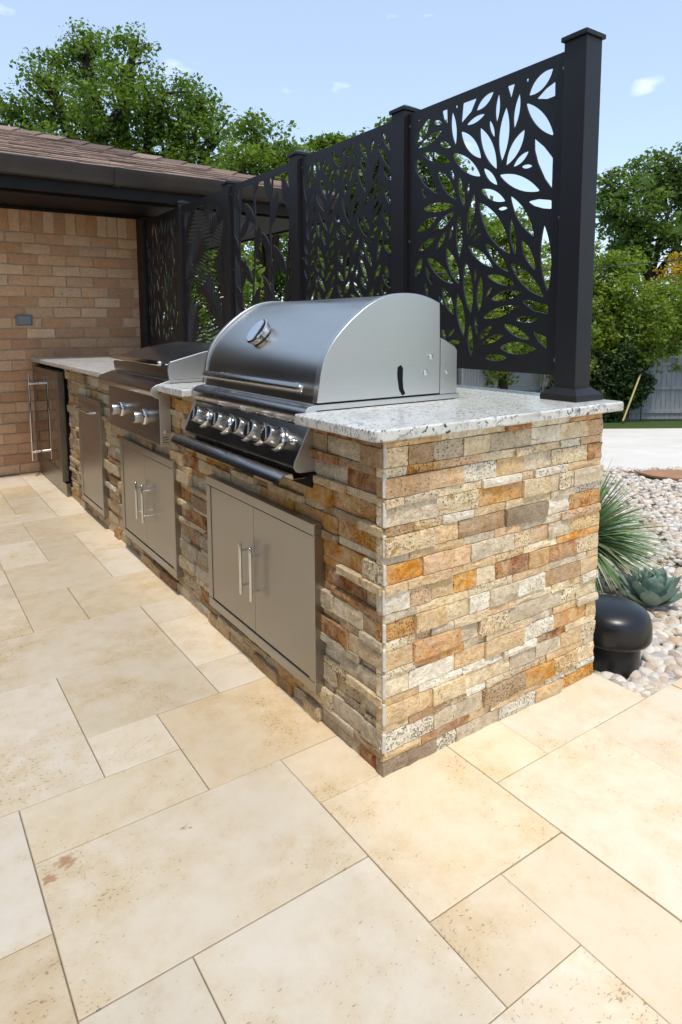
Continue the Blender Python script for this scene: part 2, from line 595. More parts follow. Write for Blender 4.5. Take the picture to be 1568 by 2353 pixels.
CREAM, IVORY, GOLD, SAND, PALE = lin(226, 209, 182), lin(230, 217, 196), lin(226, 198, 150), lin(216, 194, 158), lin(232, 218, 194)
known = {  # (gx0, gx1, gy0, gy1): tint
    (0, 2, -1, 1): lin(232, 208, 166), (2, 3, 0, 1): lin(232, 210, 168), (3, 5.31, 0, 1): PALE, (2, 4, -3, 0): lin(232, 215, 186), (4, 6, -2, 0): lin(228, 212, 184),
    (0, 1, -2, -1): SAND, (1, 2, -4, -1): lin(228, 206, 166), (-1, 1, -4, -2): IVORY, (-3, 0, 0, 2): lin(220, 202, 172), (-2, 0, -2, 0): lin(228, 214, 190),
    (-3, -2, -2, 0): lin(224, 208, 182), (-3, -1, 2, 3): lin(226, 204, 164), (-2, -1, 3, 4): PALE, (-1, 1, 2, 4): lin(220, 190, 138), (0, 1, 1, 2): lin(232, 206, 164),
    (-4, -2, 3, 6): lin(230, 218, 200), (-2, 0, 4, 6): lin(218, 200, 168), (0, 1, 4, 5): PALE, (0, 1, 5, 7): PALE, (0, 1, 7, 8): IVORY, (-3, 0, 6, 8): lin(224, 206, 176),
    (-1, 1, 8, 10): lin(222, 200, 160), (-2, -1, 8, 10): lin(216, 190, 146), (-2, 0, 10, 12): SAND, (0, 1, 10, 12): IVORY, (0, 1, 12, 14): CREAM, (-1, 0, 12, 14): SAND,
    (-1, 1, 14, 16): lin(220, 196, 156), (-5, -3, 1, 3): lin(228, 214, 192), (-5, -3, -1, 1): lin(212, 184, 138), (-4, -3, -2, -1): CREAM,
}
taken = set()
tiles = []
for (a, b, c, d), t in known.items():
    for i in range(int(a), int(math.ceil(b))):
        for j in range(c, d):
            taken.add((i, j))
    tiles.append((a, b, c, d, t))


def patio_cell(i, j):
    if j < 0: return True
    return i < 2 if j >= 1 else i < 5


trnd = random.Random(12)
for j in range(-15, 23):
    for i in range(-16, 24):
        if (i, j) in taken or not patio_cell(i, j):
            continue
        opts = [(3, 2), (2, 3), (2, 2), (2, 2), (2, 1), (1, 2)]
        trnd.shuffle(opts)
        for w, h in opts + [(1, 1)]:
            cells = [(i + p, j + q) for p in range(w) for q in range(h)]
            if all(c not in taken and patio_cell(*c) for c in cells):
                break
        taken.update(cells)
        base = trnd.choice([CREAM, CREAM, IVORY, SAND, PALE, GOLD])
        tiles.append((i, i + w, j, j + h, base))

cam_inv = cam.matrix_world.inverted()


def in_frame(p, margin=0.08):
    q = cam_inv @ Vector(p)
    if q.z > -0.05: return False
    u = 0.5 + (q.x / -q.z) * 1519 / 1568
    v = 916.6 / 2353 - (q.y / -q.z) * 1519 / 2353
    return -margin < u < 1 + margin and -margin < v < 1 + margin


def slab_piece(x0, x1, y0, y1, z0, z1, c):
    """tile with a softened top arris: 8 bottom/top verts + inset top."""
    e = 0.0012
    v = [(x0, y0, z0), (x1, y0, z0), (x1, y1, z0), (x0, y1, z0),
         (x0, y0, z1 - e), (x1, y0, z1 - e), (x1, y1, z1 - e), (x0, y1, z1 - e),
         (x0 + e, y0 + e, z1), (x1 - e, y0 + e, z1), (x1 - e, y1 - e, z1), (x0 + e, y1 - e, z1)]
    v = [(a - c[0], b - c[1], d - c[2]) for a, b, d in v]
    f = [(0, 1, 5, 4), (1, 2, 6, 5), (2, 3, 7, 6), (3, 0, 4, 7), (4, 5, 9, 8), (5, 6, 10, 9), (6, 7, 11, 10), (7, 4, 8, 11), (8, 9, 10, 11)]
    return v, f


far_v, far_f, far_t = [], [], []
MEAN = lin(228, 211, 182)
for a, b, c, d, t in tiles:
    g = 0.0009 + trnd.random() * 0.0006
    x0, x1, y0, y1 = GX(a) + g, GX(b) - g, GY(c) + g, GY(d) - g
    z1 = trnd.uniform(-0.0012, 0.0012)
    k = trnd.uniform(0.95, 1.04)
    t = tuple(0.55 * t[q] + 0.45 * MEAN[q] for q in range(3))
    lu = 0.35 * t[0] + 0.5 * t[1] + 0.15 * t[2]
    tint = tuple((0.72 * t[q] + 0.28 * lu * (1.06, 1.0, 0.90)[q]) * k * (1.0, 0.985, 0.95)[q] for q in range(3)) + (trnd.random(),)
    seen = any(in_frame((px, py, 0)) for px in (x0, (x0 + x1) / 2, x1) for py in (y0, (y0 + y1) / 2, y1))
    ctr = ((x0 + x1) / 2, (y0 + y1) / 2, 0.0) if seen else (0, 0, 0)
    v, f = slab_piece(x0, x1, y0, y1, -0.02, z1, ctr)
    if seen:
        place("tile", mesh_from("tile", v, f, TRAV, None, tint), patio, ctr)
    else:
        o = len(far_v)
        far_v += v; far_f += [tuple(i + o for i in q) for q in f]; far_t += [tint] * len(v)
o = place("tile_field", mesh_from("tile_field", far_v, far_f, TRAV, None, far_t), patio, (0, 0, 0))
o["kind"] = "stuff"

# ---------------------------------------------------------------- house: brick wall, hip roof, gutter
house = thing("house", (0.0, 4.5, 0.0), "tan brick house end wall under a brown shingled hip roof with gutter", "house")
wall = MB().box(-7, 1.0, 4.406, 4.6, -0.3, 2.2).box(0.8, 1.0, 4.6, 10, -1.5, 2.2).build("wall", MORTAR, house, smooth=None)
brnd = random.Random(5)
BR = [lin(208, 168, 130), lin(200, 158, 120), lin(212, 174, 138), lin(194, 150, 112), lin(216, 182, 148), lin(204, 168, 134), lin(190, 148, 114)]


def brick_mesh(w, h, tint):
    """slightly wavy hand-made brick face, w (x) by h (z), 0.05 deep."""
    nx, nz = 4, 2
    v, f = [], []
    for k in range(nz + 1):
        for i in range(nx + 1):
            edge = i in (0, nx) or k in (0, nz)
            v.append(((i / nx - 0.5) * w + brnd.uniform(-.0025, .0025), (0.004 if edge else 0.0) + brnd.uniform(-.0015, .0015), (k / nz - 0.5) * h + brnd.uniform(-.003, .003)))
    for k in range(nz):
        for i in range(nx):
            q = k * (nx + 1) + i
            f.append((q, q + 1, q + nx + 2, q + nx + 1))
    ring = [i for i in range(nx + 1)] + [k * (nx + 1) + nx for k in range(1, nz + 1)] + [nz * (nx + 1) + i for i in range(nx - 1, -1, -1)] + [k * (nx + 1) for k in range(nz - 1, 0, -1)]
    b = len(v)
    v += [(v[i][0], 0.05, v[i][2]) for i in ring]
    m = len(ring)
    f += [(ring[(i + 1) % m], ring[i], b + i, b + (i + 1) % m) for i in range(m)]
    return mesh_from("brick", v, f, BRICK, 50, tint)


def btint():
    c = brnd.choice(BR); k = brnd.uniform(0.98, 1.14)
    return (c[0] * k, c[1] * k, c[2] * k, brnd.random())


course, blen = 0.0815, 0.2105
z = 0.0
for row in range(23):
    h = course - 0.011
    x = -0.80 + (blen / 2 if row % 2 else 0) + brnd.uniform(-.008, .008)
    while x < 0.99:
        x1 = min(x + blen - 0.010, 0.998)
        if x1 - x > 0.04:
            place("brick", brick_mesh(x1 - x, h, btint()), wall, ((x + x1) / 2, 4.396 + brnd.uniform(-.002, .003), z + course / 2))
        x += blen + brnd.uniform(-.004, .004)
    z += course
x = -0.80
while x < 0.99:
    x1 = min(x + 0.072, 0.998)
    place("brick", brick_mesh(x1 - x, 0.166, btint()), wall, ((x + x1) / 2, 4.396 + brnd.uniform(-.002, .003), z + 0.088))
    x += 0.0815

# roof deck and shingles
SL = 0.33
ex, ey, ez = 2.3, 3.60, 2.245
roof = MB()
roof.add([(-7, ey, ez), (ex, ey, ez), (-2.6, ey + 5, ez + 5 * SL), (-7, ey + 5, ez + 5 * SL),
          (-7, ey, ez - .03), (ex, ey, ez - .03), (-2.6, ey + 5, ez + 5 * SL - .03), (-7, ey + 5, ez + 5 * SL - .03), (ex, ey + 10, ez), (ex, ey + 10, ez - .03)],
         [(0, 1, 2, 3), (1, 8, 2), (4, 7, 6, 5), (5, 6, 9), (0, 4, 5, 1), (1, 5, 9, 8), (3, 2, 6, 7), (0, 3, 7, 4)])
roof = roof.build("roof", DARK_BROWN, house, smooth=None)
srnd = random.Random(21)
SHC = [lin(156, 134, 120), lin(142, 122, 110), lin(168, 146, 130), lin(130, 112, 102), lin(150, 128, 112), lin(118, 102, 94)]
shingle_meshes = []
up = Vector((0, 1, SL)).normalized()
nrm = Vector((0, -SL, 1)).normalized()
for c in SHC:
    for w in (0.13, 0.20, 0.28):
        # local: x across, butt edge at 0, 0.22 up the slope, thick butt
        prof = [(0, 0.004), (0, 0.019), (0.22, 0.006), (0.22, 0.001)]
        v = []
        for sx in (0, w - 0.004):
            for s, t in prof:
                q = up * s + nrm * t
                v.append((sx, q.y, q.z))
        f = [(0, 1, 2, 3), (7, 6, 5, 4), (0, 4, 5, 1), (1, 5, 6, 2), (2, 6, 7, 3), (3, 7, 4, 0)]
        shingle_meshes.append((w, mesh_from("shingle", v, f, SHINGLE, None, (c[0] * 1.0, c[1] * 1.0, c[2] * 1.0, srnd.random()))))
for row in range(17):
    s = row * 0.155 - 0.02
    y, zz = ey + up.y * s, ez + up.z * s + 0.004 * (row % 2)
    x = -1.25 + srnd.uniform(0, .2)
    xe = ex - (y - ey) - 0.02
    while x < xe - 0.05:
        w, me = srnd.choice(shingle_meshes)
        if x + w > xe + 0.05:
            w, me = shingle_meshes[srnd.randrange(6) * 3]
        place("shingle", me, roof, (x, y + srnd.uniform(-.012, .012), zz + srnd.uniform(0, .004)))
        x += w
hip = Vector((-1, 1, SL)).normalized()
side = Vector((1, 1, 0)).normalized()
capn = side.cross(hip).normalized()
if capn.z < 0: capn = -capn
for k in range(16):
    b = hip * (k * 0.24 - 0.05)
    v = []
    for s, t in ((0, 0.028), (0.30, 0.012)):
        for q, dz in ((-0.13, -0.035), (0, 0.02), (0.13, -0.035)):
            p = b + hip * s + side * q + capn * (t + dz)
            v.append(tuple(p))
        for q, dz in ((0.13, -0.05), (0, 0.004), (-0.13, -0.05)):
            p = b + hip * s + side * q + capn * (t + dz)
            v.append(tuple(p))
    f = [(0, 1, 7, 6), (1, 2, 8, 7), (2, 3, 9, 8), (3, 4, 10, 9), (4, 5, 11, 10), (5, 0, 6, 11), (0, 5, 4, 1), (1, 4, 3, 2), (6, 7, 10, 11), (7, 8, 9, 10)]
    c = srnd.choice(SHC)
    place("ridge_cap", mesh_from("ridge_cap", v, f, SHINGLE, None, (c[0] * .75, c[1] * .75, c[2] * .75, srnd.random())), roof, (ex, ey, ez))


def prism_x(prof, x0, x1):
    n = len(prof)
    v = [(x0, y, z) for y, z in prof] + [(x1, y, z) for y, z in prof]
    f = [(i, (i + 1) % n, (i + 1) % n + n, i + n) for i in range(n)] + [tuple(range(n)), tuple(reversed(range(n, 2 * n)))]
    return MB().add(v, f)


gut = [(3.588, 2.130), (3.545, 2.130), (3.520, 2.145), (3.512, 2.170), (3.497, 2.195), (3.488, 2.222), (3.484, 2.236), (3.494, 2.240), (3.500, 2.226), (3.515, 2.205), (3.530, 2.16), (3.588, 2.15)]
gutter = prism_x(gut, -7, 2.34).build("gutter", GUTTER, house, smooth=60)
band = [(y - 0.006 if y < 3.58 else y, z - 0.006 if z < 2.2 else z + 0.002) for y, z in gut]
prism_x(band, 0.40, 0.455).build("gutter_joint", GUTTER, gutter, smooth=60)
MB().box(-7, 2.32, 3.590, 3.615, 2.050, 2.232).build("fascia", DARK_BROWN, house, bevel=0.003)
MB().box(2.295, 2.32, 3.616, 13, 2.050, 2.232).build("fascia", DARK_BROWN, house)
MB().box(-7, 2.29, 3.616, 4.40, 2.066, 2.085).build("soffit", DARK_BROWN, house)
MB().box(1.003, 2.29, 4.401, 13, 2.066, 2.085).build("soffit", DARK_BROWN, house)
MB().box(-7, 1.03, 4.375, 4.403, 2.040, 2.064).build("frieze_board", DARK_BROWN, house, bevel=0.003)
MB().box(-7, 2.29, 3.72, 3.76, 2.045, 2.064).build("soffit_batten", DARK_BROWN, house, bevel=0.003)

# added slatted roof, unseen off the left edge, put there to shade the tiles
shade_slats = MB()
for k in range(120):
    y = -6.2 + k * 0.07
    shade_slats.box(-4.2, -0.86, y, y + 0.018, 4.2, 4.212)
shade_slats.box(-2.3, -2.2, -6.2, 2.2, 4.08, 4.195).box(-4.2, -4.1, -6.2, 2.2, 4.08, 4.195)
for px in (-4.15, -2.25):
    for py in (-6, -2, 2):
        shade_slats.box(px - .07, px + .07, py - .07, py + .07, 0, 4.075)
shade_slats = shade_slats.build("shade_slats", DARK_BROWN, None, smooth=None)
shade_slats["kind"] = "structure"
pd = MB().box(-4.3, -0.95, 4.380, 4.394, 0.02, 2.0).build("dark_reflection_panel", m_plain("reflection_panel_dark", (0.012, 0.011, 0.010, 1), 0.12), house, smooth=None)  # unseen dark panel with stiles, added for the steel hood to mirror
for px in (-4.36, -3.25, -2.15, -1.05):
    MB().box(px, px + .1, 4.36, 4.379, 0.0, 2.03).build("reflection_panel_stile", DARK_BROWN, pd, bevel=0.003)
wing = MB().box(-4.9, -4.4, -7, 4.39, -0.2, 2.9).build("house_wing", m_rough("wing_brick", (0.10, 0.06, 0.04, 1), (0.06, 0.035, 0.022, 1), 9), None, smooth=None)
wing["kind"] = "structure"

# ---------------------------------------------------------------- stone-clad kitchen island
END_HINTS = [('brown',0.087,0.841),('brown',0.023,0.764),('brown',0.349,0.612),('brown',0.068,0.651),('brown',0.776,0.391),('brown',0.52,0.093),('brown',0.12,0.125),('grey',0.201,0.836),('grey',0.134,0.728),('grey',0.097,0.765),('grey',0.397,0.848),('grey',0.359,0.27),('cream',0.302,0.837),('cream',0.685,0.828),('cream',0.703,0.769),('cream',0.452,0.144),('cream',0.31,0.266),('speck',0.404,0.83),('speck',0.568,0.762),('speck',0.134,0.699),('speck',0.431,0.557),('speck',0.492,0.838),('speck',0.729,0.559),('speck',0.333,0.318),('speck',0.652,0.166),('speck',0.208,0.098),('speck',0.559,0.164),('rust',0.504,0.868),('rust',0.822,0.751),('rust',0.895,0.677),('rust',0.422,0.46),('rust',0.315,0.54),('rust',0.712,0.459),('rust',0.137,0.058),('rust',0.607,0.209),('orange',0.858,0.862),('orange',0.835,0.6),('orange',0.746,0.24),('orange',0.245,0.312),('orange',0.194,0.278),('orange',0.113,0.282),('gold',0.335,0.688),('gold',0.084,0.543),('gold',0.27,0.468),('gold',0.574,0.464),('gold',0.77,0.497),('gold',0.647,0.112),('gold',0.414,0.1),('gold',0.805,0.021),('gold',0.08,0.379),('gold',0.117,0.806),('dark',0.603,0.609),('dark',0.094,0.031),('dark',0.652,0.462),('white',0.813,0.825),('white',0.345,0.764),('white',0.283,0.65),('white',0.654,0.719),('white',0.755,0.642),('white',0.044,0.47),('white',0.151,0.236),('white',0.301,0.402),('white',0.078,0.093),('white',0.376,0.094),('pink',0.219,0.764),('pink',0.137,0.469),('pink',0.578,0.529),('pink',0.648,0.395),('pink',0.788,0.588),('mix',0.461,0.615),('mix',0.222,0.61),('mix',0.056,0.169),('mix',0.082,0.798)]
FRONT_HINTS = [('rust',0.08,0.776),('rust',0.283,0.462),('rust',0.103,0.01),('rust',1.508,0.017),('rust',0.245,0.295),('gold',0.158,0.661),('gold',0.081,0.609),('gold',0.401,0.632),('gold',0.151,0.512),('gold',1.339,0.466),('gold',0.514,0.621),('speck',0.226,0.619),('speck',0.224,0.751),('speck',0.041,0.232),('brown',0.565,0.61),('brown',0.648,0.649),('brown',0.175,0.291),('brown',0.068,0.061)]

IW, IL, IH = 0.887, 4.392, 0.885
island = thing("kitchen_island", (0.44, 2.2, 0.0), "long outdoor kitchen island clad in split travertine with white granite counter", "kitchen island")
core = MB().box(0.02, IW - .01, 0.02, 3.40, 0.0, IH - .002)
core.build("mortar_core", STONE_MORTAR, island, smooth=None)
MB().box(0.05, IW - .01, 3.402, 3.46, 0.0, IH - .004).box(0.62, IW - .01, 3.462, IL, 0, IH - .004).build("fridge_bay", BLACK, island, smooth=None)

PAL = {
    'cream': lin(222, 200, 164), 'white': lin(226, 216, 200), 'tan': lin(206, 174, 130), 'sand': lin(214, 188, 150), 'grey': lin(198, 182, 158),
    'pink': lin(214, 176, 138), 'gold': lin(216, 176, 112), 'orange': lin(214, 176, 128), 'rust': lin(198, 154, 102), 'brown': lin(178, 146, 112),
    'dark': lin(142, 124, 104), 'speck': lin(190, 174, 152), 'mix': lin(206, 176, 138)}
PAL2 = {'gold': lin(204, 134, 42), 'orange': lin(206, 138, 62), 'rust': lin(150, 84, 26), 'brown': lin(186, 152, 116), 'dark': lin(150, 132, 112), 'grey': lin(206, 190, 166),
        'cream': lin(234, 218, 188), 'white': lin(238, 230, 214), 'tan': lin(226, 196, 152), 'sand': lin(230, 208, 172), 'pink': lin(224, 190, 154), 'speck': lin(220, 204, 178), 'mix': lin(222, 190, 144)}
knd = random.Random(33)
END_W = ['cream'] * 6 + ['white'] * 4 + ['sand'] * 6 + ['tan'] * 4 + ['pink'] * 2 + ['grey'] * 2 + ['speck'] * 2 + ['mix'] * 3
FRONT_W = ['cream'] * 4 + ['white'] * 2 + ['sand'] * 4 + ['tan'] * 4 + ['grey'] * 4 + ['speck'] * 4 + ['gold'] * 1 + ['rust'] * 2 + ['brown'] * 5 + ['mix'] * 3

# courses from the counter down: thin, thick, thin, thick ...
courses = []
zt = IH
k = 0
while zt > 0.004:
    h = (0.0235 if k % 2 == 0 else 0.0505) + knd.uniform(-.0015, .0015)
    courses.append((max(zt - h, 0.0), zt)); zt -= h; k += 1


def pick(hints, weights, u0, u1, z0, z1):
    for name, hu, hz in hints:
        if u0 <= hu <= u1 and z0 <= hz <= z1:
            return name
    return knd.choice(weights)


def stone_geo(w, h, proud):
    """rough split face in local (a along, b up, c outward); returns verts, faces, back plane at c=-0.03."""
    na = max(3, min(6, int(w / 0.03))); nb = 2 if h < 0.03 else 3
    v, f = [], []
    tilt = knd.uniform(-.003, .003)
    for j in range(nb + 1):
        for i in range(na + 1):
            ea = i in (0, na); eb = j in (0, nb)
            c = proud + knd.uniform(-.0024, .0024) + tilt * (i / na - .5)
            if ea or eb: c -= 0.0014
            a = (i / na - .5) * w + (0 if ea else knd.uniform(-.2, .2) * w / na)
            b = (j / nb - .5) * h + (0 if eb else knd.uniform(-.15, .15) * h / nb)
            if ea: a -= math.copysign(knd.uniform(0, .0012), a)
            if eb: b -= math.copysign(knd.uniform(0, .0011), b)
            v.append((a, b, c))
    W = na + 1
    for j in range(nb):
        for i in range(na):
            q = j * W + i
            f.append((q, q + 1, q + W + 1, q + W))
    ring = list(range(W)) + [j * W + na for j in range(1, nb + 1)] + [nb * W + i for i in range(na - 1, -1, -1)] + [j * W for j in range(nb - 1, 0, -1)]
    b0 = len(v); m = len(ring)
    v += [(v[i][0], v[i][1], -0.03) for i in ring]
    f += [(ring[(i + 1) % m], ring[i], b0 + i, b0 + (i + 1) % m) for i in range(m)]
    return v, f


stones = []   # (size key, face, u0, u1, z0, z1, colour name)
for ci, (z0, z1) in enumerate(courses):
    u = 0.0
    while u < IW - 0.01:
        w = knd.uniform(0.07, 0.19) if z1 - z0 > 0.03 else knd.uniform(0.06, 0.2)
        u1 = u + w
        if u1 > IW - 0.05: u1 = IW
        stones.append(('end', u, u1, z0, z1, pick(END_HINTS, END_W, u, u1, z0, z1)))
        u = u1
holes = [(0.295, 1.030, 0.12, 0.59), (1.40, 2.14, 0.11, 0.58), (2.535, 3.01, 0.10, 0.725), (0.335, 1.165, 0.715, 1.0), (1.46, 2.285, 0.665, 1.0)]
for ci, (z0, z1) in enumerate(courses):
    spans = [(0.004, 3.43)]
    for (a, b, lo, hi) in holes:
        if (min(z1, hi) - max(z0, lo)) > 0.35 * (z1 - z0):
            ns = []
            for s, e in spans:
                if b <= s or a >= e: ns.append((s, e)); continue
                if a > s: ns.append((s, a))
                if b < e: ns.append((b, e))
            spans = ns
    for s, e in spans:
        u = s
        while u < e - 0.003:
            u1 = u + knd.uniform(0.08, 0.24)
            if u1 > e - 0.055: u1 = e
            stones.append(('front', u, u1, z0, z1, pick(FRONT_HINTS, FRONT_W, u, u1, z0, z1)))
            u = u1


def view_size(s):
    face, u0, u1, z0, z1, _ = s
    c = Vector(((u0 + u1) / 2, 0, (z0 + z1) / 2)) if face == 'end' else Vector((0, (u0 + u1) / 2, (z0 + z1) / 2))
    d = cam.matrix_world.translation - c
    cosv = abs(d.normalized().y if face == 'end' else d.normalized().x)
    return (u1 - u0) * (z1 - z0) * cosv / d.length_squared


stones.sort(key=view_size, reverse=True)
jv, jf, jt, jt2 = [], [], [], []
for idx, (face, u0, u1, z0, z1, cn) in enumerate(stones):
    w, h = u1 - u0 - 0.0008, z1 - z0 - 0.0010
    proud = knd.choice([-.002, -.001, 0, 0, 0, .001, .003, .008]) if face == 'end' else knd.choice([-.010, -.006, -.002, .002, .007, .012])
    v, f = stone_geo(w, h, proud)
    c = PAL[cn]; kk = knd.uniform(0.98, 1.18)
    if face == 'front': kk *= 0.76  # shade on the front face put into its stone tints
    al = knd.random()
    if cn in ('speck', 'mix', 'dark'): al = (0.99 - knd.random() * 0.1 * 0.137) 
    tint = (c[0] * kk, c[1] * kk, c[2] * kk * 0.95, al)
    s2 = PAL2.get(cn, 'cream'); s2 = PAL[s2] if isinstance(s2, str) else s2
    tint2 = (s2[0] * kk, s2[1] * kk, s2[2] * kk * 0.95, 1.0)
    um, zm = (u0 + u1) / 2, (z0 + z1) / 2
    if face == 'end':
        org = (um, 0.0, zm); v = [(a, -c_, b) for a, b, c_ in v]
        f = f
    else:
        org = (0.0, um, zm); v = [(-c_, -a, b) for a, b, c_ in v]
    if idx < 300:
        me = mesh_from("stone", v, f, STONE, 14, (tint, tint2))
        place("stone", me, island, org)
    else:
        o = len(jv)
        jv += [(a + org[0], b + org[1], c_ + org[2]) for a, b, c_ in v]
        jf += [tuple(i + o for i in q) for q in f]; jt += [tint] * len(v); jt2 += [tint2] * len(v)
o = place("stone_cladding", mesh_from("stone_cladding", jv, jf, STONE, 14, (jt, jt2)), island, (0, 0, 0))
o["kind"] = "stuff"

# pale mortar pointing down the near corner
for q, (z0, z1) in enumerate(courses):
    if z1 - z0 < 0.035 or knd.random() < 0.3:
        continue
    o = knd.uniform(-.002, .002); ex_ = knd.uniform(0, .022)
    MB().prism_z([(-0.0035 + o, -0.0015), (0.0050 + o, -0.0060 + o), (0.008, 0.001), (0.0, 0.006)], z0 + .002, z1 - .001 + ex_).build("corner_pointing", POINTING, island, bevel=0.0025)

# granite counter with rounded near corner and notches where the grills drop in
def arc(cx, cy, r, a0, a1, n=6):
    return [(cx + r * math.cos(math.radians(a0 + (a1 - a0) * i / n)), cy + r * math.sin(math.radians(a0 + (a1 - a0) * i / n))) for i in range(n + 1)]


ox, oy, cx1 = -0.058, -0.045, 0.932
outline = arc(ox + .03, oy + .03, 0.03, 180, 270) + arc(cx1 - .012, oy + .012, 0.012, 270, 360, 3) + [(cx1, 4.394), (ox, 4.394)]
outline += [(ox, 2.292), (0.50, 2.292), (0.50, 1.455), (ox, 1.455), (ox, 1.172), (0.56, 1.172), (0.56, 0.330), (ox, 0.330)]
MB().prism_z(outline, 0.886, 0.916).build("countertop", GRANITE, island, bevel=0.006, seg=3)


def access_door(name, y0, y1, z0, z1, leaves, label):
    """flanged stainless frame with flush leaves and bar pulls."""
    fr = MB()
    xo, xi, fw = -0.026, 0.01, 0.034
    fr.box(xo, xi, y0, y1, z1 - fw, z1).box(xo, xi, y0, y1, z0, z0 + fw)
    fr.box(xo, xi, y0, y0 + fw, z0 + fw, z1 - fw).box(xo, xi, y1 - fw, y1, z0 + fw, z1 - fw)
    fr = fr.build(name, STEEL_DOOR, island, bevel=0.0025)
    fr["label"] = label
    MB().box(0.0, 0.008, y0 + fw, y1 - fw, z0 + fw, z1 - fw).build("recess", BLACK, fr, smooth=None)
    a, b = y0 + fw + .003, y1 - fw - .003
    w = (b - a) / leaves
    for k in range(leaves):
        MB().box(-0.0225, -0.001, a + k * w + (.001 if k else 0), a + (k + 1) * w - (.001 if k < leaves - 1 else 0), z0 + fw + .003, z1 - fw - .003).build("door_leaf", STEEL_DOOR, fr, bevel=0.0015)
    return fr


def bar_pull(parent, y, z0, z1, x=-0.0225, off=0.031, r=0.0058):
    rounded_bar((x - off, y, z0), (x - off, y, z1), r, 12, 3).build("handle", CHROME, parent, smooth=50)
    for z in (z0 + 0.032, z1 - 0.032):
        MB().tube([(x + .001, y, z), (x - off, y, z)], 0.0042, 10).build("handle_post", CHROME, parent, smooth=50)


d1 = access_door("access_door", 0.283, 1.043, 0.10, 0.605, 2, "wide double access doors under the large domed grill")
bar_pull(d1, 0.702, 0.263, 0.447); bar_pull(d1, 0.628, 0.263, 0.447)
d2 = access_door("access_door", 1.388, 2.150, 0.088, 0.597, 2, "double access doors under the low flat-lidded grill")
bar_pull(d2, 1.815, 0.250, 0.432); bar_pull(d2, 1.728, 0.250, 0.432)
d3 = access_door("trash_drawer", 2.522, 3.020, 0.082, 0.742, 1, "single tall pull-out drawer front beside the refrigerator")
# a flat loop pull near the top of the drawer
MB().tube([(-0.0225, 2.60, 0.668), (-0.055, 2.615, 0.668), (-0.062, 2.66, 0.668), (-0.062, 2.88, 0.668), (-0.055, 2.925, 0.668), (-0.0225, 2.94, 0.668)], 0.0055, 10).build("handle", CHROME, d3, smooth=50)

# ---------------------------------------------------------------- beverage refrigerator
fridge = thing("refrigerator", (0.25, 3.92, 0.0), "slim glass-door beverage refrigerator with tall bar handle beside the brick wall", "refrigerator")
fy0, fy1 = 3.475, 4.372
MB().box(-0.002, 0.60, fy0 + .01, fy1, 0.012, 0.862).build("cabinet", BLACK, fridge, bevel=0.003)
dr = MB()
dx0, dx1 = -0.046, -0.004
fz0, fz1, fw = 0.098, 0.852, 0.05
dr.box(dx0, dx1, fy0, fy1, fz1 - fw, fz1).box(dx0, dx1, fy0, fy1, fz0, fz0 + .075).box(dx0, dx1, fy0, fy0 + 0.105, fz0 + .075, fz1 - fw).box(dx0, dx1, fy1 - fw, fy1, fz0 + .075, fz1 - fw)
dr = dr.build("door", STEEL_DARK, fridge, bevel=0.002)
MB().box(dx0 + .003, dx1 - .004, fy0 + .106, fy1 - fw - .001, fz0 + .076, fz1 - fw - .001).build("glass_pane", GLASS, dr, smooth=None)
rounded_bar((dx0 - .062, 4.20, 0.13), (dx0 - .062, 4.20, 0.80), 0.0075, 12, 3).build("handle", CHROME, dr, smooth=50)
for z in (0.20, 0.725):
    MB().tube([(dx0 - .0005, 4.20, z), (dx0 - .062, 4.20, z)], 0.011, 14).build("handle_post", CHROME, dr, smooth=50)
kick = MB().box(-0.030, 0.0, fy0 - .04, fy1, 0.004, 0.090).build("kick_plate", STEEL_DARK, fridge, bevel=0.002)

# ---------------------------------------------------------------- low flat-lidded grill (two knobs)
gr = thing("griddle_grill", (0.22, 1.875, 0.916), "low two-knob stainless grill with flat sloping lid between the refrigerator and the domed grill", "grill")
gy0, gy1 = 1.462, 2.285
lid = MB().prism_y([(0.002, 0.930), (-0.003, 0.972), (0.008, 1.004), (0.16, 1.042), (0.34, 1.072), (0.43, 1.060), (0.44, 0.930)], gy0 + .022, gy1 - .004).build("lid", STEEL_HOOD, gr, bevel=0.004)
MB().prism_y([(0.000, 0.931), (-0.005, 0.973), (0.006, 1.007), (0.16, 1.046), (0.34, 1.076), (0.432, 1.064), (0.442, 0.931)], gy0 + .004, gy0 + .020).build("lid_end", STEEL_END, lid, bevel=0.003)
rounded_bar((-0.026, gy0 + .03, 0.999), (-0.026, gy1 - .06, 0.999), 0.0125, 16, 4).build("handle", CHROME, lid, smooth=50)
for y in (gy0 + .09, gy1 - .12):
    MB().tube([(-0.002, y, 0.995), (-0.026, y, 0.998)], 0.008, 10).build("handle_post", CHROME, lid, smooth=50)
MB().box(-0.004, 0.46, gy0 - .004, gy1 + .002, 0.917, 0.9295).build("trim_rail", STEEL_END, gr, bevel=0.002)
MB().prism_y([(-0.004, 0.929), (-0.058, 0.913), (-0.076, 0.904), (-0.084, 0.890), (-0.078, 0.872), (-0.062, 0.860), (-0.050, 0.857), (-0.004, 0.857)], gy0 - .006, gy1 + .004).build("front_shelf", STEEL_HOOD, gr, bevel=0.003, smooth=60)
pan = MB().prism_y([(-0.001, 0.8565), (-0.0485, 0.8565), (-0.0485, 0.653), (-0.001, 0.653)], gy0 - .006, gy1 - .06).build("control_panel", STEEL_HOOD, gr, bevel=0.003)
side = MB().prism_y([(-0.003, 0.930), (-0.060, 0.914), (-0.080, 0.904), (-0.087, 0.890), (-0.081, 0.870), (-0.066, 0.858), (-0.052, 0.854), (-0.052, 0.650), (-0.003, 0.650)], gy0 - .0125, gy0 - .0065).build("side_cheek", STEEL_END, gr, bevel=0.0015)
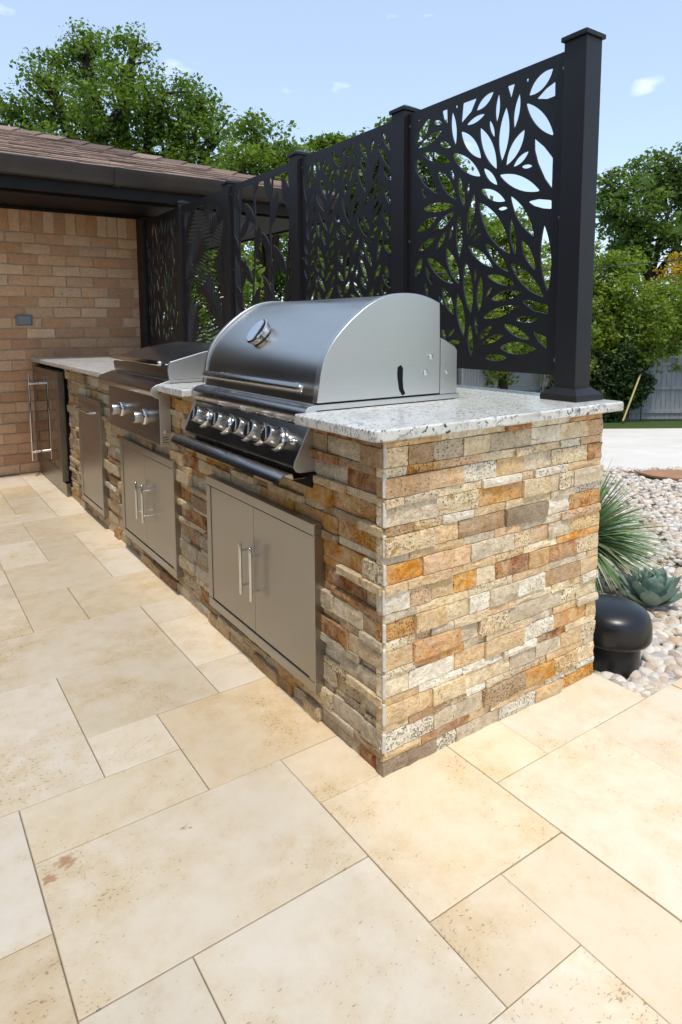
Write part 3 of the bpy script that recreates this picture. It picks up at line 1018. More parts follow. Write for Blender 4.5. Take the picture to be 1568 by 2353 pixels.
for z in (0.902, 0.890, 0.878):
    MB().tube([(-0.058, gy0 - .0128, z), (-0.032, gy0 - .0128, z + .008)], 0.0017, 6).build("vent_slot", BLACK, side)
for z in (0.668, 0.679, 0.690):
    MB().tube([(-0.042, gy0 - .0128, z), (-0.018, gy0 - .0128, z + .001)], 0.0017, 6).build("vent_slot", BLACK, side)
MB().lathe([(0.006, 0), (0.006, 0.003), (0.003, 0.005)], (-0.031, gy0 - .0124, 0.712), (0, -1, 0), 12).build("bolt", CHROME, side, smooth=40)


def knob(parent, base, axis, s=1.0):
    b = Vector(base); a = Vector(axis).normalized()
    kn = MB().lathe([(0.0385 * s, 0), (0.0385 * s, 0.004 * s), (0.034 * s, 0.010 * s), (0.030 * s, 0.0105 * s)], b, a, 36).build("knob_bezel", CHROME, parent, smooth=40)
    MB().lathe([(0.024 * s, 0.0105 * s), (0.0275 * s, 0.012 * s), (0.0275 * s, 0.046 * s), (0.026 * s, 0.049 * s), (0.0235 * s, 0.0495 * s)], b, a, 36).build("knob", STEEL, kn, smooth=40)
    face = MB().lathe([(0.0235 * s, 0.0496 * s), (0.0225 * s, 0.0485 * s), (0.001, 0.0478 * s)], b, a, 36).build("knob_face", KNOB_FACE, kn, smooth=40)
    # raised pointer bar across the face
    q = a.to_track_quat('Z', 'Y')
    m = MB()
    v = []
    for t in (0.047 * s, 0.0525 * s):
        for px, py in ((-.0215, -.0035), (.0215, -.0035), (.0215, .0035), (-.0215, .0035)):
            ca, sa = math.cos(KROT), math.sin(KROT)
            v.append(b + q @ Vector(((px * ca - py * sa) * s, (px * sa + py * ca) * s, t)))
    m.add(v, [(0, 3, 2, 1), (4, 5, 6, 7), (0, 1, 5, 4), (1, 2, 6, 5), (2, 3, 7, 6), (3, 0, 4, 7)]).build("knob_pointer", CHROME, kn, bevel=0.0008)


KROT = math.radians(90)
for y in (2.012, 1.670):
    knob(gr, (-0.0487, y, 0.757), (-1, 0, 0.0), 0.98)

# ---------------------------------------------------------------- large domed grill (five knobs)
bbq = thing("domed_grill", (0.28, 0.75, 0.916), "large domed stainless barbecue grill with thermometer and five knobs", "grill")
by0, by1 = 0.335, 1.165
hood = [(0.022, 0.938), (0.030, 0.985), (0.040, 1.036), (0.056, 1.075), (0.080, 1.111), (0.115, 1.148), (0.158, 1.184), (0.200, 1.213), (0.247, 1.237), (0.297, 1.251), (0.348, 1.256), (0.40, 1.2535), (0.45, 1.243), (0.492, 1.227)]
sm = []
for i in range(len(hood) - 1):
    for k in range(3):
        t = k / 3
        p0, p1, p2, p3 = (hood[max(i - 1, 0)], hood[i], hood[i + 1], hood[min(i + 2, len(hood) - 1)])
        sm.append(tuple(0.5 * (2 * p1[j] + (p2[j] - p0[j]) * t + (2 * p0[j] - 5 * p1[j] + 4 * p2[j] - p3[j]) * t * t + (-p0[j] + 3 * p1[j] - 3 * p2[j] + p3[j]) * t ** 3) for j in (0, 1)))
sm.append(hood[-1])
sm_in = [(x + .0045 * (1 if i < len(sm) * .6 else 0), z - .0045) for i, (x, z) in enumerate(sm)]
lid = MB().prism_y(sm_in + [(0.488, 0.940), (0.03, 0.939)], by0 + .028, by1 - .020).build("hood", HOOD, bbq, smooth=30)
for y0, y1 in ((by0, by0 + .026), (by1 - .018, by1)):
    e = MB().prism_y([(x - .001, z + .001) for x, z in sm] + [(0.494, 1.10), (0.494, 0.938), (0.030, 0.938)], y0, y1).build("end_panel", STEEL_END, lid, bevel=0.0025, smooth=30)
    if y0 < 0.5:
        end = e
# slot, bolts on the visible end panel
slot = [(0.318, 1.030), (0.330, 1.036), (0.338, 1.026), (0.337, 0.990), (0.340, 0.962), (0.348, 0.945), (0.336, 0.941), (0.324, 0.958), (0.318, 0.990), (0.316, 1.012)]
MB().prism_y(slot, by0 - .0012, by0 + .001).build("slot", BLACK, end, smooth=None)
for x, z in ((0.452, 1.058), (0.430, 1.008)):
    MB().lathe([(0.009, 0), (0.009, 0.003), (0.005, 0.006), (0.002, 0.0065)], (x, by0 - .0005, z), (0, -1, 0), 16).build("bolt", CHROME, end, smooth=40)
back = MB().prism_y([(0.497, 1.117), (0.512, 1.112), (0.560, 1.088), (0.570, 1.076), (0.571, 0.934), (0.497, 0.934)], by0 + .001, by1 - .001).build("rear_vent_box", STEEL_END, bbq, bevel=0.002)
MB().lathe([(0.006, 0), (0.006, 0.003), (0.002, 0.005)], (0.522, by0 + .0005, 1.005), (0, -1, 0), 12).build("bolt", CHROME, back, smooth=40)
MB().box(0.016, 0.578, by0 - .004, by1 + .004, 0.917, 0.9335).build("trim_rail", STEEL_END, bbq, bevel=0.002)
rounded_bar((-0.004, 0.372, 0.979), (-0.004, 1.075, 0.979), 0.0145, 18, 4).build("handle", STEEL, lid, smooth=50)
for y in (0.46, 0.99):
    MB().tube([(0.032, y, 0.982), (-0.002, y, 0.980)], 0.009, 10).build("handle_post", STEEL, lid, smooth=50)
# thermometer set in the hood
ta = Vector((-0.78, 0, 0.62)).normalized()
tb = Vector((0.098, 0.815, 1.1285))
th = MB().lathe([(0.046, 0.0), (0.046, 0.010), (0.050, 0.012), (0.051, 0.020), (0.046, 0.0235), (0.041, 0.022)], tb, ta, 40).build("thermometer", CHROME, lid, smooth=40)
DIAL = m_plain("dial_white", (0.62, 0.61, 0.58, 1), 0.25)
MB().lathe([(0.0405, 0.0195), (0.0405, 0.0205)], tb, ta, 32).build("dial", DIAL, th, smooth=40)
q = ta.to_track_quat('Z', 'Y')
ndl = MB()
ndl.add([tb + q @ Vector(c) for c in ((-.0012, -.012, .0213), (.0012, -.012, .0213), (.0006, .028, .0213), (-.0006, .028, .0213), (-.0012, -.012, .0219), (.0012, -.012, .0219), (.0006, .028, .0219), (-.0006, .028, .0219))],
        [(0, 3, 2, 1), (4, 5, 6, 7), (0, 1, 5, 4), (1, 2, 6, 5), (2, 3, 7, 6), (3, 0, 4, 7)])
ndl.build("needle", BLACK, th, smooth=None)
for k in range(11):
    t = math.radians(-225 + k * 27)
    c_, s_ = math.cos(t), math.sin(t)
    MB().tube([tb + q @ Vector((c_ * .031, s_ * .031, .0208)), tb + q @ Vector((c_ * .038, s_ * .038, .0208))], 0.0008, 4).build("dial_mark", BLACK, th)
# front: bullnose, sloping control panel, cheeks
bull = [(0.018, 0.9325), (-0.002, 0.930), (-0.014, 0.923), (-0.020, 0.911), (-0.021, 0.897), (-0.016, 0.883), (-0.006, 0.874), (0.018, 0.872)]
MB().prism_y(bull, by0 + .001, by1 - .001).build("bullnose", STEEL, bbq, smooth=60)
pnl = [(-0.004, 0.8715), (-0.0545, 0.772), (-0.0555, 0.760), (-0.048, 0.751), (0.016, 0.748), (0.016, 0.8715)]
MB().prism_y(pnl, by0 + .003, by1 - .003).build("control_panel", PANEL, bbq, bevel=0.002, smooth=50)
chk = [(0.018, 0.934), (-0.004, 0.931), (-0.016, 0.924), (-0.0225, 0.911), (-0.0230, 0.897), (-0.018, 0.882), (-0.007, 0.873), (-0.058, 0.775), (-0.0585, 0.760), (-0.052, 0.750), (-0.040, 0.745), (0.018, 0.743)]
for y0 in (by0 - .004, by1 - .002):
    ck = MB().prism_y(chk, y0, y0 + .0045).build("side_cheek", STEEL_END, bbq, bevel=0.001, smooth=40)
pn = Vector((-0.0995, 0, 0.0505)).normalized()
KROT = math.radians(128)
for y in (1.022, 0.838, 0.672, 0.583, 0.468):
    zb = 0.8215; xb = -0.004 - (0.8715 - zb) * 0.0505 / 0.0995
    knob(bbq, Vector((xb, y, zb)) + pn * 0.0004, pn, 1.0)
MB().lathe([(0.011, 0), (0.011, 0.004), (0.007, 0.009), (0.003, 0.010)], Vector((-0.0275, 0.384, 0.8255)) + pn * 0.0004, pn, 18).build("igniter_button", CHROME, bbq, smooth=40)
bp = MB()
for y in (1.06, 0.93, 0.755, 0.63, 0.525, 0.42):
    MB().lathe([(0.0045, 0), (0.0045, 0.002), (0.002, 0.004)], (-0.0168, y, 0.8855), (-1, 0, -0.35), 10).build("bolt", CHROME, bbq, smooth=40)
# drip tray: rolled lip pulled out under the panel, black box painting the shaded gap behind it
MB().box(-0.008, 0.02, by0 - .012, by1 + .01, 0.700, 0.7425).build("tray_gap_shade", BLACK, bbq, smooth=None)
tray = [(-0.012, 0.728), (-0.055, 0.728), (-0.0565, 0.741), (-0.062, 0.745), (-0.080, 0.7455), (-0.092, 0.741), (-0.1005, 0.731), (-0.1035, 0.718), (-0.1015, 0.718), (-0.0985, 0.729), (-0.091, 0.738), (-0.080, 0.7425), (-0.063, 0.742), (-0.0585, 0.738), (-0.0575, 0.7255), (-0.012, 0.7255)]
MB().prism_y(tray, by0 + .006, by1 + .022).build("drip_tray", STEEL, bbq, smooth=50)

# ---------------------------------------------------------------- privacy screen: posts and cut-metal panels
screen = thing("privacy_screen", (0.85, 2.2, 0.916), "black metal privacy screen with leaf cut-out panels standing on the counter", "screen")
PX0, PX1 = 0.807, 0.884
post_y = [0.052, 0.900, 1.745, 2.572, 3.392, 4.205]
PW = 0.088


def frustum(m, x0, x1, y0, y1, z0, X0, X1, Y0, Y1, z1):
    m.add([(x0, y0, z0), (x1, y0, z0), (x1, y1, z0), (x0, y1, z0), (X0, Y0, z1), (X1, Y0, z1), (X1, Y1, z1), (X0, Y1, z1)],
          [(0, 3, 2, 1), (4, 5, 6, 7), (0, 1, 5, 4), (1, 2, 6, 5), (2, 3, 7, 6), (3, 0, 4, 7)])
    return m


for y in post_y:
    po = MB().box(PX0, PX1, y, y + PW - .008, 0.918, 2.020).build("post", POWDER, screen, bevel=0.002)
    yc = y + (PW - .008) / 2; xc = (PX0 + PX1) / 2
    cap = MB().box(xc - .047, xc + .047, yc - .047, yc + .047, 2.0205, 2.034)
    frustum(cap, xc - .046, xc + .046, yc - .046, yc + .046, 2.0342, xc - .012, xc + .012, yc - .012, yc + .012, 2.052)
    cap.build("post_cap", POWDER, po, bevel=0.002)
    if y < 4.0:
        bs = MB().box(xc - .070, xc + .070, yc - .070, yc + .070, 0.9165, 0.934)
        frustum(bs, xc - .069, xc + .069, yc - .069, yc + .069, 0.9342, PX0 - .004, PX1 + .004, y - .004, y + PW - .004, 0.956)
        bs.build("base_flange", POWDER, po, bevel=0.0015)
MB().box(PX0 + .01, PX1 - .01, 4.286, 4.393, 0.9165, 2.035).build("wall_filler", POWDER, screen, bevel=0.002)


def lens_field(Y, Z, ay, az, by, bz, s):
    """negative inside a pointed leaf from A to B with sagitta s either side."""
    dy, dz = by - ay, bz - az
    c = math.hypot(dy, dz)
    s = min(s, c * 0.49)
    Rr = (c * c / 4 + s * s) / (2 * s)
    ny, nz = -dz / c, dy / c
    my, mz = (ay + by) / 2, (az + bz) / 2
    o = Rr - s
    d1 = np.hypot(Y - (my + ny * o), Z - (mz + nz * o)) - Rr
    d2 = np.hypot(Y - (my - ny * o), Z - (mz - nz * o)) - Rr
    return np.maximum(d1, d2)


def poly_field(Y, Z, pts):
    pts = np.array(pts)
    area = sum(pts[i][0] * pts[(i + 1) % len(pts)][1] - pts[(i + 1) % len(pts)][0] * pts[i][1] for i in range(len(pts)))
    if area < 0: pts = pts[::-1]
    # even-odd inside test plus distance to the edges: works for any outline
    dist = np.full(Y.shape, 9.0); inside = np.zeros(Y.shape, bool)
    n = len(pts)
    for i in range(n):
        (y0, z0), (y1, z1) = pts[i], pts[(i + 1) % n]
        ey, ez = y1 - y0, z1 - z0
        t = np.clip(((Y - y0) * ey + (Z - z0) * ez) / (ey * ey + ez * ez + 1e-12), 0, 1)
        dist = np.minimum(dist, np.hypot(Y - y0 - t * ey, Z - z0 - t * ez))
        cr = ((z0 > Z) != (z1 > Z)) & (Y < ey * (Z - z0) / (ez + 1e-12) + y0)
        inside ^= cr
    return np.where(inside, -dist, dist)


def seg_field(Y, Z, pts, w):
    """negative inside a polyline stroke of half width w."""
    d = np.full(Y.shape, 9.0)
    for (y0, z0), (y1, z1) in zip(pts[:-1], pts[1:]):
        ey, ez = y1 - y0, z1 - z0
        t = np.clip(((Y - y0) * ey + (Z - z0) * ez) / (ey * ey + ez * ez + 1e-12), 0, 1)
        d = np.minimum(d, np.hypot(Y - y0 - t * ey, Z - z0 - t * ez))
    return d - w


def cut_panel(y0, y1, z0, z1, field, name, label, cell=0.0042, x=0.832, th=0.007):
    """plate with cut-outs: field > 0 is metal. Marching squares, front and back faces and cut edges."""
    ny, nz = int((y1 - y0) / cell), int((z1 - z0) / cell)
    ys, zs = np.linspace(y0, y1, ny + 1), np.linspace(z0, z1, nz + 1)
    Z, Y = np.meshgrid(zs, ys)
    S = field(Y, Z)
    b = 0.0
    solid = S > 0
    solid[0, :] = solid[-1, :] = True; solid[:, 0] = solid[:, -1] = True
    S = np.where(solid & (S <= 0), 1e-3, S)
    V, Fc, vid = [], [], {}

    def vert(key, y, z):
        i = vid.get(key)
        if i is None:
            i = vid[key] = len(V); V.append((y, z))
        return i
    edges = []
    for j in range(nz):
        run = None
        for i in range(ny + 1):
            full = i < ny and solid[i, j] and solid[i + 1, j] and solid[i, j + 1] and solid[i + 1, j + 1]
            if full:
                if run is None: run = i
                continue
            if run is not None:
                Fc.append((vert((run, j, 0), ys[run], zs[j]), vert((i, j, 0), ys[i], zs[j]), vert((i, j + 1, 0), ys[i], zs[j + 1]), vert((run, j + 1, 0), ys[run], zs[j + 1])))
                run = None
            if i >= ny: continue
            cs = [(i, j), (i + 1, j), (i + 1, j + 1), (i, j + 1)]
            if not any(solid[c] for c in cs): continue
            poly, cross = [], []
            for k in range(4):
                a, c = cs[k], cs[(k + 1) % 4]
                if solid[a]: poly.append(vert((a[0], a[1], 0), ys[a[0]], zs[a[1]]))
                if solid[a] != solid[c]:
                    sa, sc = S[a], S[c]
                    t = sa / (sa - sc)
                    t = min(max(t, 0.02), 0.98)
                    e = tuple(sorted((a, c)))
                    q = vert((e, 1), ys[a[0]] + t * (ys[c[0]] - ys[a[0]]), zs[a[1]] + t * (zs[c[1]] - zs[a[1]]))
                    poly.append(q); cross.append((q, solid[a]))
            if len(poly) >= 3: Fc.append(tuple(poly))
            for k in range(len(cross)):
                if cross[k][1]:
                    edges.append((cross[k][0], cross[(k + 1) % len(cross)][0]))
    n = len(V)
    yc, zc = (y0 + y1) / 2, (z0 + z1) / 2
    verts = [(-th / 2, y - yc, z - zc) for y, z in V] + [(th / 2, y - yc, z - zc) for y, z in V]
    faces = [tuple(reversed(q)) for q in Fc] + [tuple(i + n for i in q) for q in Fc]
    faces += [(a, c, c + n, a + n) for a, c in edges]
    # outer rim
    m = len(verts)
    verts += [(sx * th / 2, sy, sz) for sx in (-1, 1) for sy, sz in ((y0 - yc, z0 - zc), (y1 - yc, z0 - zc), (y1 - yc, z1 - zc), (y0 - yc, z1 - zc))]
    faces += [(m + k, m + (k + 1) % 4, m + 4 + (k + 1) % 4, m + 4 + k) for k in range(4)]
    o = place(name, mesh_from(name, verts, faces, POWDER), screen, (x, yc, zc))
    o["label"] = label
    for zz in (z0 + .05, (z0 + z1) / 2, z1 - .05):
        for yy in (y0 + .016, y1 - .016):
            MB().lathe([(0.0055, 0), (0.0055, .0015), (0.0035, .003)], (x - th / 2 - .0002, yy, zz), (-1, 0, 0), 10).build("screw", STEEL_DARK, o, smooth=40)
    # folded stiffening flange along top and bottom
    for zz in (z0 + .006, z1 - .006):
        MB().box(x + th / 2 + .0005, x + .03, y0 + .002, y1 - .002, zz - .006, zz + .006).build("flange", POWDER, o, smooth=None)
    return o


def frame_field(Y, Z, y0, y1, z0, z1, w):
    return np.maximum.reduce([y0 + w - Y, Y - (y1 - w), z0 + w - Z, Z - (z1 - w)])


PZ0, PZ1 = 0.992, 2.004


# leaf cut-outs of the nearest panel in panel (y, z) metres: tip, tip, sagitta
P1_LEAVES = [(0.189,1.967,0.286,1.911,0.0242),(0.297,1.89,0.179,1.759,0.0205),(0.408,1.679,0.227,1.594,0.0214),(0.311,1.688,0.261,1.68,0.0068),(0.278,1.732,0.347,1.694,0.0129),(0.298,1.808,0.378,1.703,0.0232),(0.382,1.903,0.396,1.72,0.0244),(0.324,1.933,0.344,1.816,0.0136),(0.417,1.958,0.423,1.855,0.0112),(0.503,1.861,0.418,1.699,0.0235),(0.459,1.877,0.431,1.809,0.0092),(0.478,1.901,0.572,1.886,0.0115),(0.439,1.966,0.524,1.924,0.0172),(0.646,1.955,0.624,1.823,0.0145),(0.75,1.941,0.699,1.922,0.0088),(0.769,1.958,0.848,1.877,0.0234),(0.698,1.895,0.842,1.86,0.016),(0.716,1.857,0.65,1.824,0.0098),(0.814,1.834,0.653,1.771,0.0176),(0.643,1.8,0.494,1.689,0.0229),(0.599,1.869,0.493,1.752,0.0221),(0.484,1.716,0.413,1.645,0.0127),(0.495,1.643,0.375,1.584,0.0168),(0.411,1.563,0.364,1.559,0.0064),(0.355,1.6,0.246,1.448,0.0197),(0.502,1.6,0.347,1.401,0.0343),(0.208,1.487,0.186,1.265,0.0218),(0.35,1.525,0.325,1.393,0.0123),(0.301,1.446,0.237,1.337,0.015),(0.347,1.371,0.201,1.248,0.0222),(0.468,1.451,0.353,1.34,0.0176),(0.555,1.452,0.424,1.359,0.0164),(0.456,1.335,0.32,1.294,0.015),(0.436,1.249,0.292,1.269,0.0165),(0.475,1.182,0.308,1.222,0.0168),(0.321,1.175,0.219,1.175,0.011),(0.374,1.159,0.252,1.107,0.0155),(0.39,1.077,0.225,1.075,0.0215),(0.461,1.039,0.351,1.04,0.0125),(0.475,1.087,0.368,1.123,0.012),(0.426,1.154,0.487,1.102,0.0118),(0.537,1.162,0.526,1.038,0.0145),(0.51,1.192,0.496,1.117,0.008),(0.485,1.338,0.491,1.203,0.015),(0.512,1.364,0.512,1.313,0.006),(0.429,1.294,0.459,1.256,0.0063),(0.564,1.394,0.531,1.199,0.0242),(0.604,1.279,0.566,1.113,0.0204),(0.669,1.454,0.594,1.31,0.0229),(0.78,1.426,0.629,1.313,0.0223),(0.786,1.393,0.744,1.312,0.0102),(0.809,1.427,0.846,1.353,0.0188),(0.688,1.305,0.621,1.195,0.0199),(0.712,1.275,0.676,1.231,0.0066),(0.788,1.327,0.77,1.27,0.0079),(0.833,1.457,0.732,1.496,0.0149),(0.724,1.45,0.672,1.514,0.0117),(0.844,1.533,0.723,1.575,0.0181),(0.747,1.516,0.626,1.583,0.0184),(0.807,1.62,0.629,1.606,0.0182),(0.651,1.48,0.633,1.538,0.0082),(0.601,1.576,0.595,1.405,0.0169),(0.816,1.706,0.787,1.655,0.0076),(0.724,1.756,0.615,1.625,0.0211),(0.652,1.747,0.629,1.699,0.0074),(0.608,1.714,0.573,1.592,0.0135),(0.554,1.68,0.558,1.635,0.0071),(0.524,1.638,0.555,1.486,0.0171),(0.508,1.524,0.541,1.477,0.0086),(0.484,1.488,0.526,1.466,0.0067),(0.654,1.112,0.615,1.141,0.0075),(0.687,1.142,0.666,1.103,0.01),(0.66,1.085,0.583,1.092,0.0106)]
P1_POLYS = [[(0.299,1.968),(0.285,1.966),(0.291,1.947)],[(0.379,1.967),(0.344,1.967),(0.36,1.918)],[(0.179,1.927),(0.219,1.914),(0.254,1.892),(0.208,1.879),(0.178,1.88)],[(0.258,1.769),(0.215,1.732),(0.18,1.69),(0.18,1.592),(0.212,1.632),(0.242,1.688),(0.256,1.731)],[(0.279,1.569),(0.235,1.57),(0.18,1.558),(0.179,1.53),(0.214,1.537),(0.253,1.551)],[(0.591,1.968),(0.519,1.967),(0.545,1.926),(0.599,1.895)],[(0.632,1.969),(0.616,1.969),(0.618,1.948)],[(0.702,1.969),(0.671,1.968),(0.668,1.911),(0.693,1.938)],[(0.84,1.971),(0.826,1.969),(0.844,1.951)],[(0.295,1.238),(0.256,1.24),(0.182,1.221),(0.181,1.192),(0.241,1.204)],[(0.244,1.139),(0.184,1.116),(0.182,1.076),(0.218,1.102)],[(0.848,1.825),(0.783,1.776),(0.742,1.721),(0.722,1.662),(0.796,1.709),(0.852,1.777)]]


def p1_field(Y, Z):
    d = np.full(Y.shape, 9.0)
    for (ay, az, by_, bz, s) in P1_LEAVES:
        d = np.minimum(d, lens_field(Y, Z, ay, az, by_, bz, s))
    for pts in P1_POLYS:
        d = np.minimum(d, poly_field(Y, Z, pts))
    return d


prnd = random.Random(4)


def sprig_field(y0, y1, stems, leaf_len, leaf_w, pitch, stem_w, spread, margin=0.055):
    def fld(Y, Z):
        s = -frame_field(Y, Z, y0, y1, PZ0, PZ1, margin)     # >0 inside opening
        pos = np.full(Y.shape, 9.0)
        for (yb, lean, ph) in stems:
            pts = []
            zz = PZ0
            while zz <= PZ1 + .05:
                pts.append((yb + lean * (zz - PZ0) + 0.022 * math.sin(zz * 6 + ph), zz)); zz += 0.05
            pos = np.minimum(pos, seg_field(Y, Z, pts, stem_w))
            zz = PZ0 - 0.05; sd = 1 if ph > 3 else -1
            while zz < PZ1:
                yy = yb + lean * (zz - PZ0) + 0.022 * math.sin(zz * 6 + ph)
                L = leaf_len * prnd.uniform(0.8, 1.15); an = math.radians(prnd.uniform(*spread)) * sd
                pos = np.minimum(pos, lens_field(Y, Z, yy, zz, yy + L * math.sin(an), zz + L * math.cos(an), leaf_w * prnd.uniform(0.85, 1.15)))
                sd = -sd; zz += pitch * prnd.uniform(0.85, 1.15)
        metal = np.minimum(pos, s)       # <0 where leaf metal or frame
        return -metal
    return fld


def palm_field(y0, y1, fronds, slit=0.0085, pitch=0.031, margin=0.05):
    def fld(Y, Z):
        d = np.full(Y.shape, 9.0)
        for (ay, az, by_, bz, L, rake, bend) in fronds:
            n = int(math.hypot(by_ - ay, bz - az) / pitch)
            ty, tz = by_ - ay, bz - az
            tl = math.hypot(ty, tz); ty /= tl; tz /= tl
            for k in range(1, n):
                t = k / n
                cy_, cz_ = ay + (by_ - ay) * t + bend * math.sin(math.pi * t) * -tz, az + (bz - az) * t + bend * math.sin(math.pi * t) * ty
                ln = L * (0.35 + 0.65 * math.sin(math.pi * min(0.15 + t * 0.85, 1)))
                for sd in (-1, 1):
                    a = math.radians(rake) * sd
                    dy, dz = ty * math.cos(a) - tz * math.sin(a), ty * math.sin(a) + tz * math.cos(a)
                    g = 0.016
                    s0 = (cy_ + dy * g, cz_ + dz * g)
                    f = lens_field(Y, Z, s0[0], s0[1], s0[0] + dy * ln, s0[1] + dz * ln, slit * prnd.uniform(.8, 1.1) / 1.0)
                    d = np.minimum(d, f)
        return np.maximum(d, frame_field(Y, Z, y0, y1, PZ0, PZ1, margin))
    return fld


def packed_field(y0, y1, tries, lens, sag, a0, a1, bridge, margin, seed):
    """leaf-shaped voids packed like foliage on upright stems: angle flips from side to side of each stem."""
    r = random.Random(seed)
    placed = []

    def pts(q):
        ay, az, by_, bz, s = q
        return [(ay + (by_ - ay) * t, az + (bz - az) * t, s * math.sin(math.pi * min(max(t, .02), .98)) ** .8) for t in (0, .17, .33, .5, .67, .83, 1)]
    cells = {}
    for n in range(tries):
        yy, zz = r.uniform(y0 + margin, y1 - margin), r.uniform(PZ0 + margin, PZ1 - margin)
        stem = math.sin(yy * 2 * math.pi / 0.17 + 0.9 * math.sin(zz * 5))
        an = math.radians(r.uniform(a0, a1)) * (1 if stem > 0 else -1)
        if abs(stem) < 0.25: an *= 0.3
        shrink = 1.0 - 0.55 * n / tries
        L = r.uniform(*lens) * shrink; s = r.uniform(*sag) * (0.6 + 0.4 * shrink)
        q = (yy - L / 2 * math.sin(an), zz - L / 2 * math.cos(an), yy + L / 2 * math.sin(an), zz + L / 2 * math.cos(an), s)
        P = pts(q)
        if min(P[0][0], P[-1][0]) < y0 + margin - .01 or max(P[0][0], P[-1][0]) > y1 - margin + .01: continue
        if P[0][1] < PZ0 + margin - .01 or P[-1][1] > PZ1 - margin + .01: continue
        ok = True
        for o in placed:
            if abs(o[3][1] - P[3][1]) > 0.26 or abs(o[3][0] - P[3][0]) > 0.2: continue
            for (py, pz, pw) in P:
                for (oy, oz, ow) in o:
                    if (py - oy) ** 2 + (pz - oz) ** 2 < (pw + ow + bridge) ** 2:
                        ok = False; break
                if not ok: break
            if not ok: break
        if ok:
            placed.append(P); cells[len(placed)] = q

    def fld(Y, Z):
        d = np.full(Y.shape, 9.0)
        for q in cells.values():
            d = np.minimum(d, lens_field(Y, Z, *q))
        return np.maximum(d, frame_field(Y, Z, y0, y1, PZ0, PZ1, margin - .008))
    return fld


gap = PW - .008
spans = [(post_y[k] + gap - .002, post_y[k + 1] + .002) for k in range(5)]
a, b = spans[0]
cut_panel(a, b, PZ0, PZ1, p1_field, "panel", "nearest panel, large pointed leaf cut-outs", 0.0038)
a, b = spans[1]
cut_panel(a, b, PZ0, PZ1, packed_field(a, b, 3600, (.07, .17), (.011, .0175), 26, 48, 0.0080, 0.032, 5), "panel", "second panel, dense upright branching twigs", 0.0036)
a, b = spans[2]
st = [(a + 0.09 + k * 0.19, prnd.uniform(-.08, .08), 0.6 + (k % 2) * 3.2) for k in range(4)]
cut_panel(a, b, PZ0, PZ1, sprig_field(a, b, st, 0.21, 0.030, 0.155, 0.006, (18, 48), 0.04), "panel", "third panel, broad bamboo leaves on thin stems")
a, b = spans[3]
fr = [(a + .02, 1.00, b - .14, 1.50, .26, 52, .06), (b - .0, 1.36, a + .08, 1.84, .26, 52, -.05), (a + .10, 1.58, a + .46, 2.06, .20, 52, .03), (b - .10, 0.93, b - .30, 1.36, .20, 58, 0), (b - .02, 1.72, b - .32, 2.08, .20, 52, 0), (a + .16, 0.93, a + .36, 1.22, .16, 50, 0), (a + .02, 1.30, a + .20, 1.62, .16, 50, 0)]
cut_panel(a, b, PZ0, PZ1, palm_field(a, b, fr), "panel", "fourth panel, palm fronds of narrow slits")
a, b = spans[4]
cut_panel(a, b, PZ0, PZ1, packed_field(a, b, 1400, (.10, .24), (.012, .022), 8, 26, 0.012, 0.045, 6), "panel", "farthest panel beside the brick wall, slender leaf cut-outs")

# ---------------------------------------------------------------- small fittings
ol = thing("outlet_cover", (-0.081, 4.392, 1.204), "small grey weatherproof outlet cover on the brick wall", "outlet")
GREY = m_plain("grey_cast_metal", (0.21, 0.22, 0.25, 1), 0.45, 0.3)
MB().box(-0.141, -0.020, 4.382, 4.3915, 1.163, 1.245).build("plate", GREY, ol, bevel=0.004)
lidp = MB().box(-0.130, -0.036, 4.370, 4.3815, 1.172, 1.236).build("flip_lid", GREY, ol, bevel=0.004)
for sx in (-0.134, -0.025):
    MB().lathe([(0.004, 0), (0.004, .002), (0.002, .003)], (sx, 4.3818, 1.204), (0, -1, 0), 10).build("screw", CHROME, ol, smooth=40)
MB().tube([(-0.030, 4.377, 1.176), (-0.030, 4.377, 1.232)], 0.004, 10).build("hinge", GREY, ol, smooth=50)

fl = thing("eave_light", (1.55, 3.80, 2.062), "round flood lamp tucked under the house eave seen through the third panel", "lamp")
MB().lathe([(0.05, 0), (0.05, .012)], (1.55, 3.80, 2.050), (0, 0, 1), 20).build("mounting_plate", GREY, fl, smooth=40)
MB().lathe([(0.025, 0), (0.05, .03), (0.062, .075), (0.064, .085), (0.056, .085), (0.05, .07)], (1.60, 3.87, 2.00), (-0.55, -0.75, -0.35), 24).build("lamp_head", GREY, fl, smooth=40)
MB().tube([(1.55, 3.80, 2.05), (1.57, 3.83, 2.01), (1.60, 3.87, 2.0)], 0.011, 10).build("arm", GREY, fl, smooth=50)

# ---------------------------------------------------------------- gravel bed: pebbles, canister, plants
PEB = Mat("river_pebble")
g_ = PEB.n("NewGeometry")
pr_ = g_.outputs['Random Per Island']
pc = PEB.ramp(pr_, [(0.0, (0.60, 0.52, 0.42, 1)), (0.18, (0.76, 0.71, 0.63, 1)), (0.34, (0.52, 0.39, 0.27, 1)), (0.5, (0.72, 0.65, 0.55, 1)), (0.66, (0.42, 0.39, 0.36, 1)), (0.80, (0.80, 0.76, 0.70, 1)), (0.92, (0.60, 0.44, 0.29, 1)), (1.0, (0.36, 0.31, 0.26, 1))])
pn_ = PEB.noise(g_.outputs['Position'], 60, 4, 0.6)
PEB.inp('Base Color', PEB.mix(PEB.ramp(pn_, [(0.35, 0.0), (0.7, 0.5)]), pc, PEB.mix(1.0, pc, (0.7, 0.66, 0.6, 1), 'MULTIPLY')))
PEB.inp('Roughness', 0.7); PEB.inp('Specular IOR Level', 0.3)
PEB.inp('Normal', PEB.bump(pn_, 0.2, 0.002))

grng = np.random.default_rng(3)


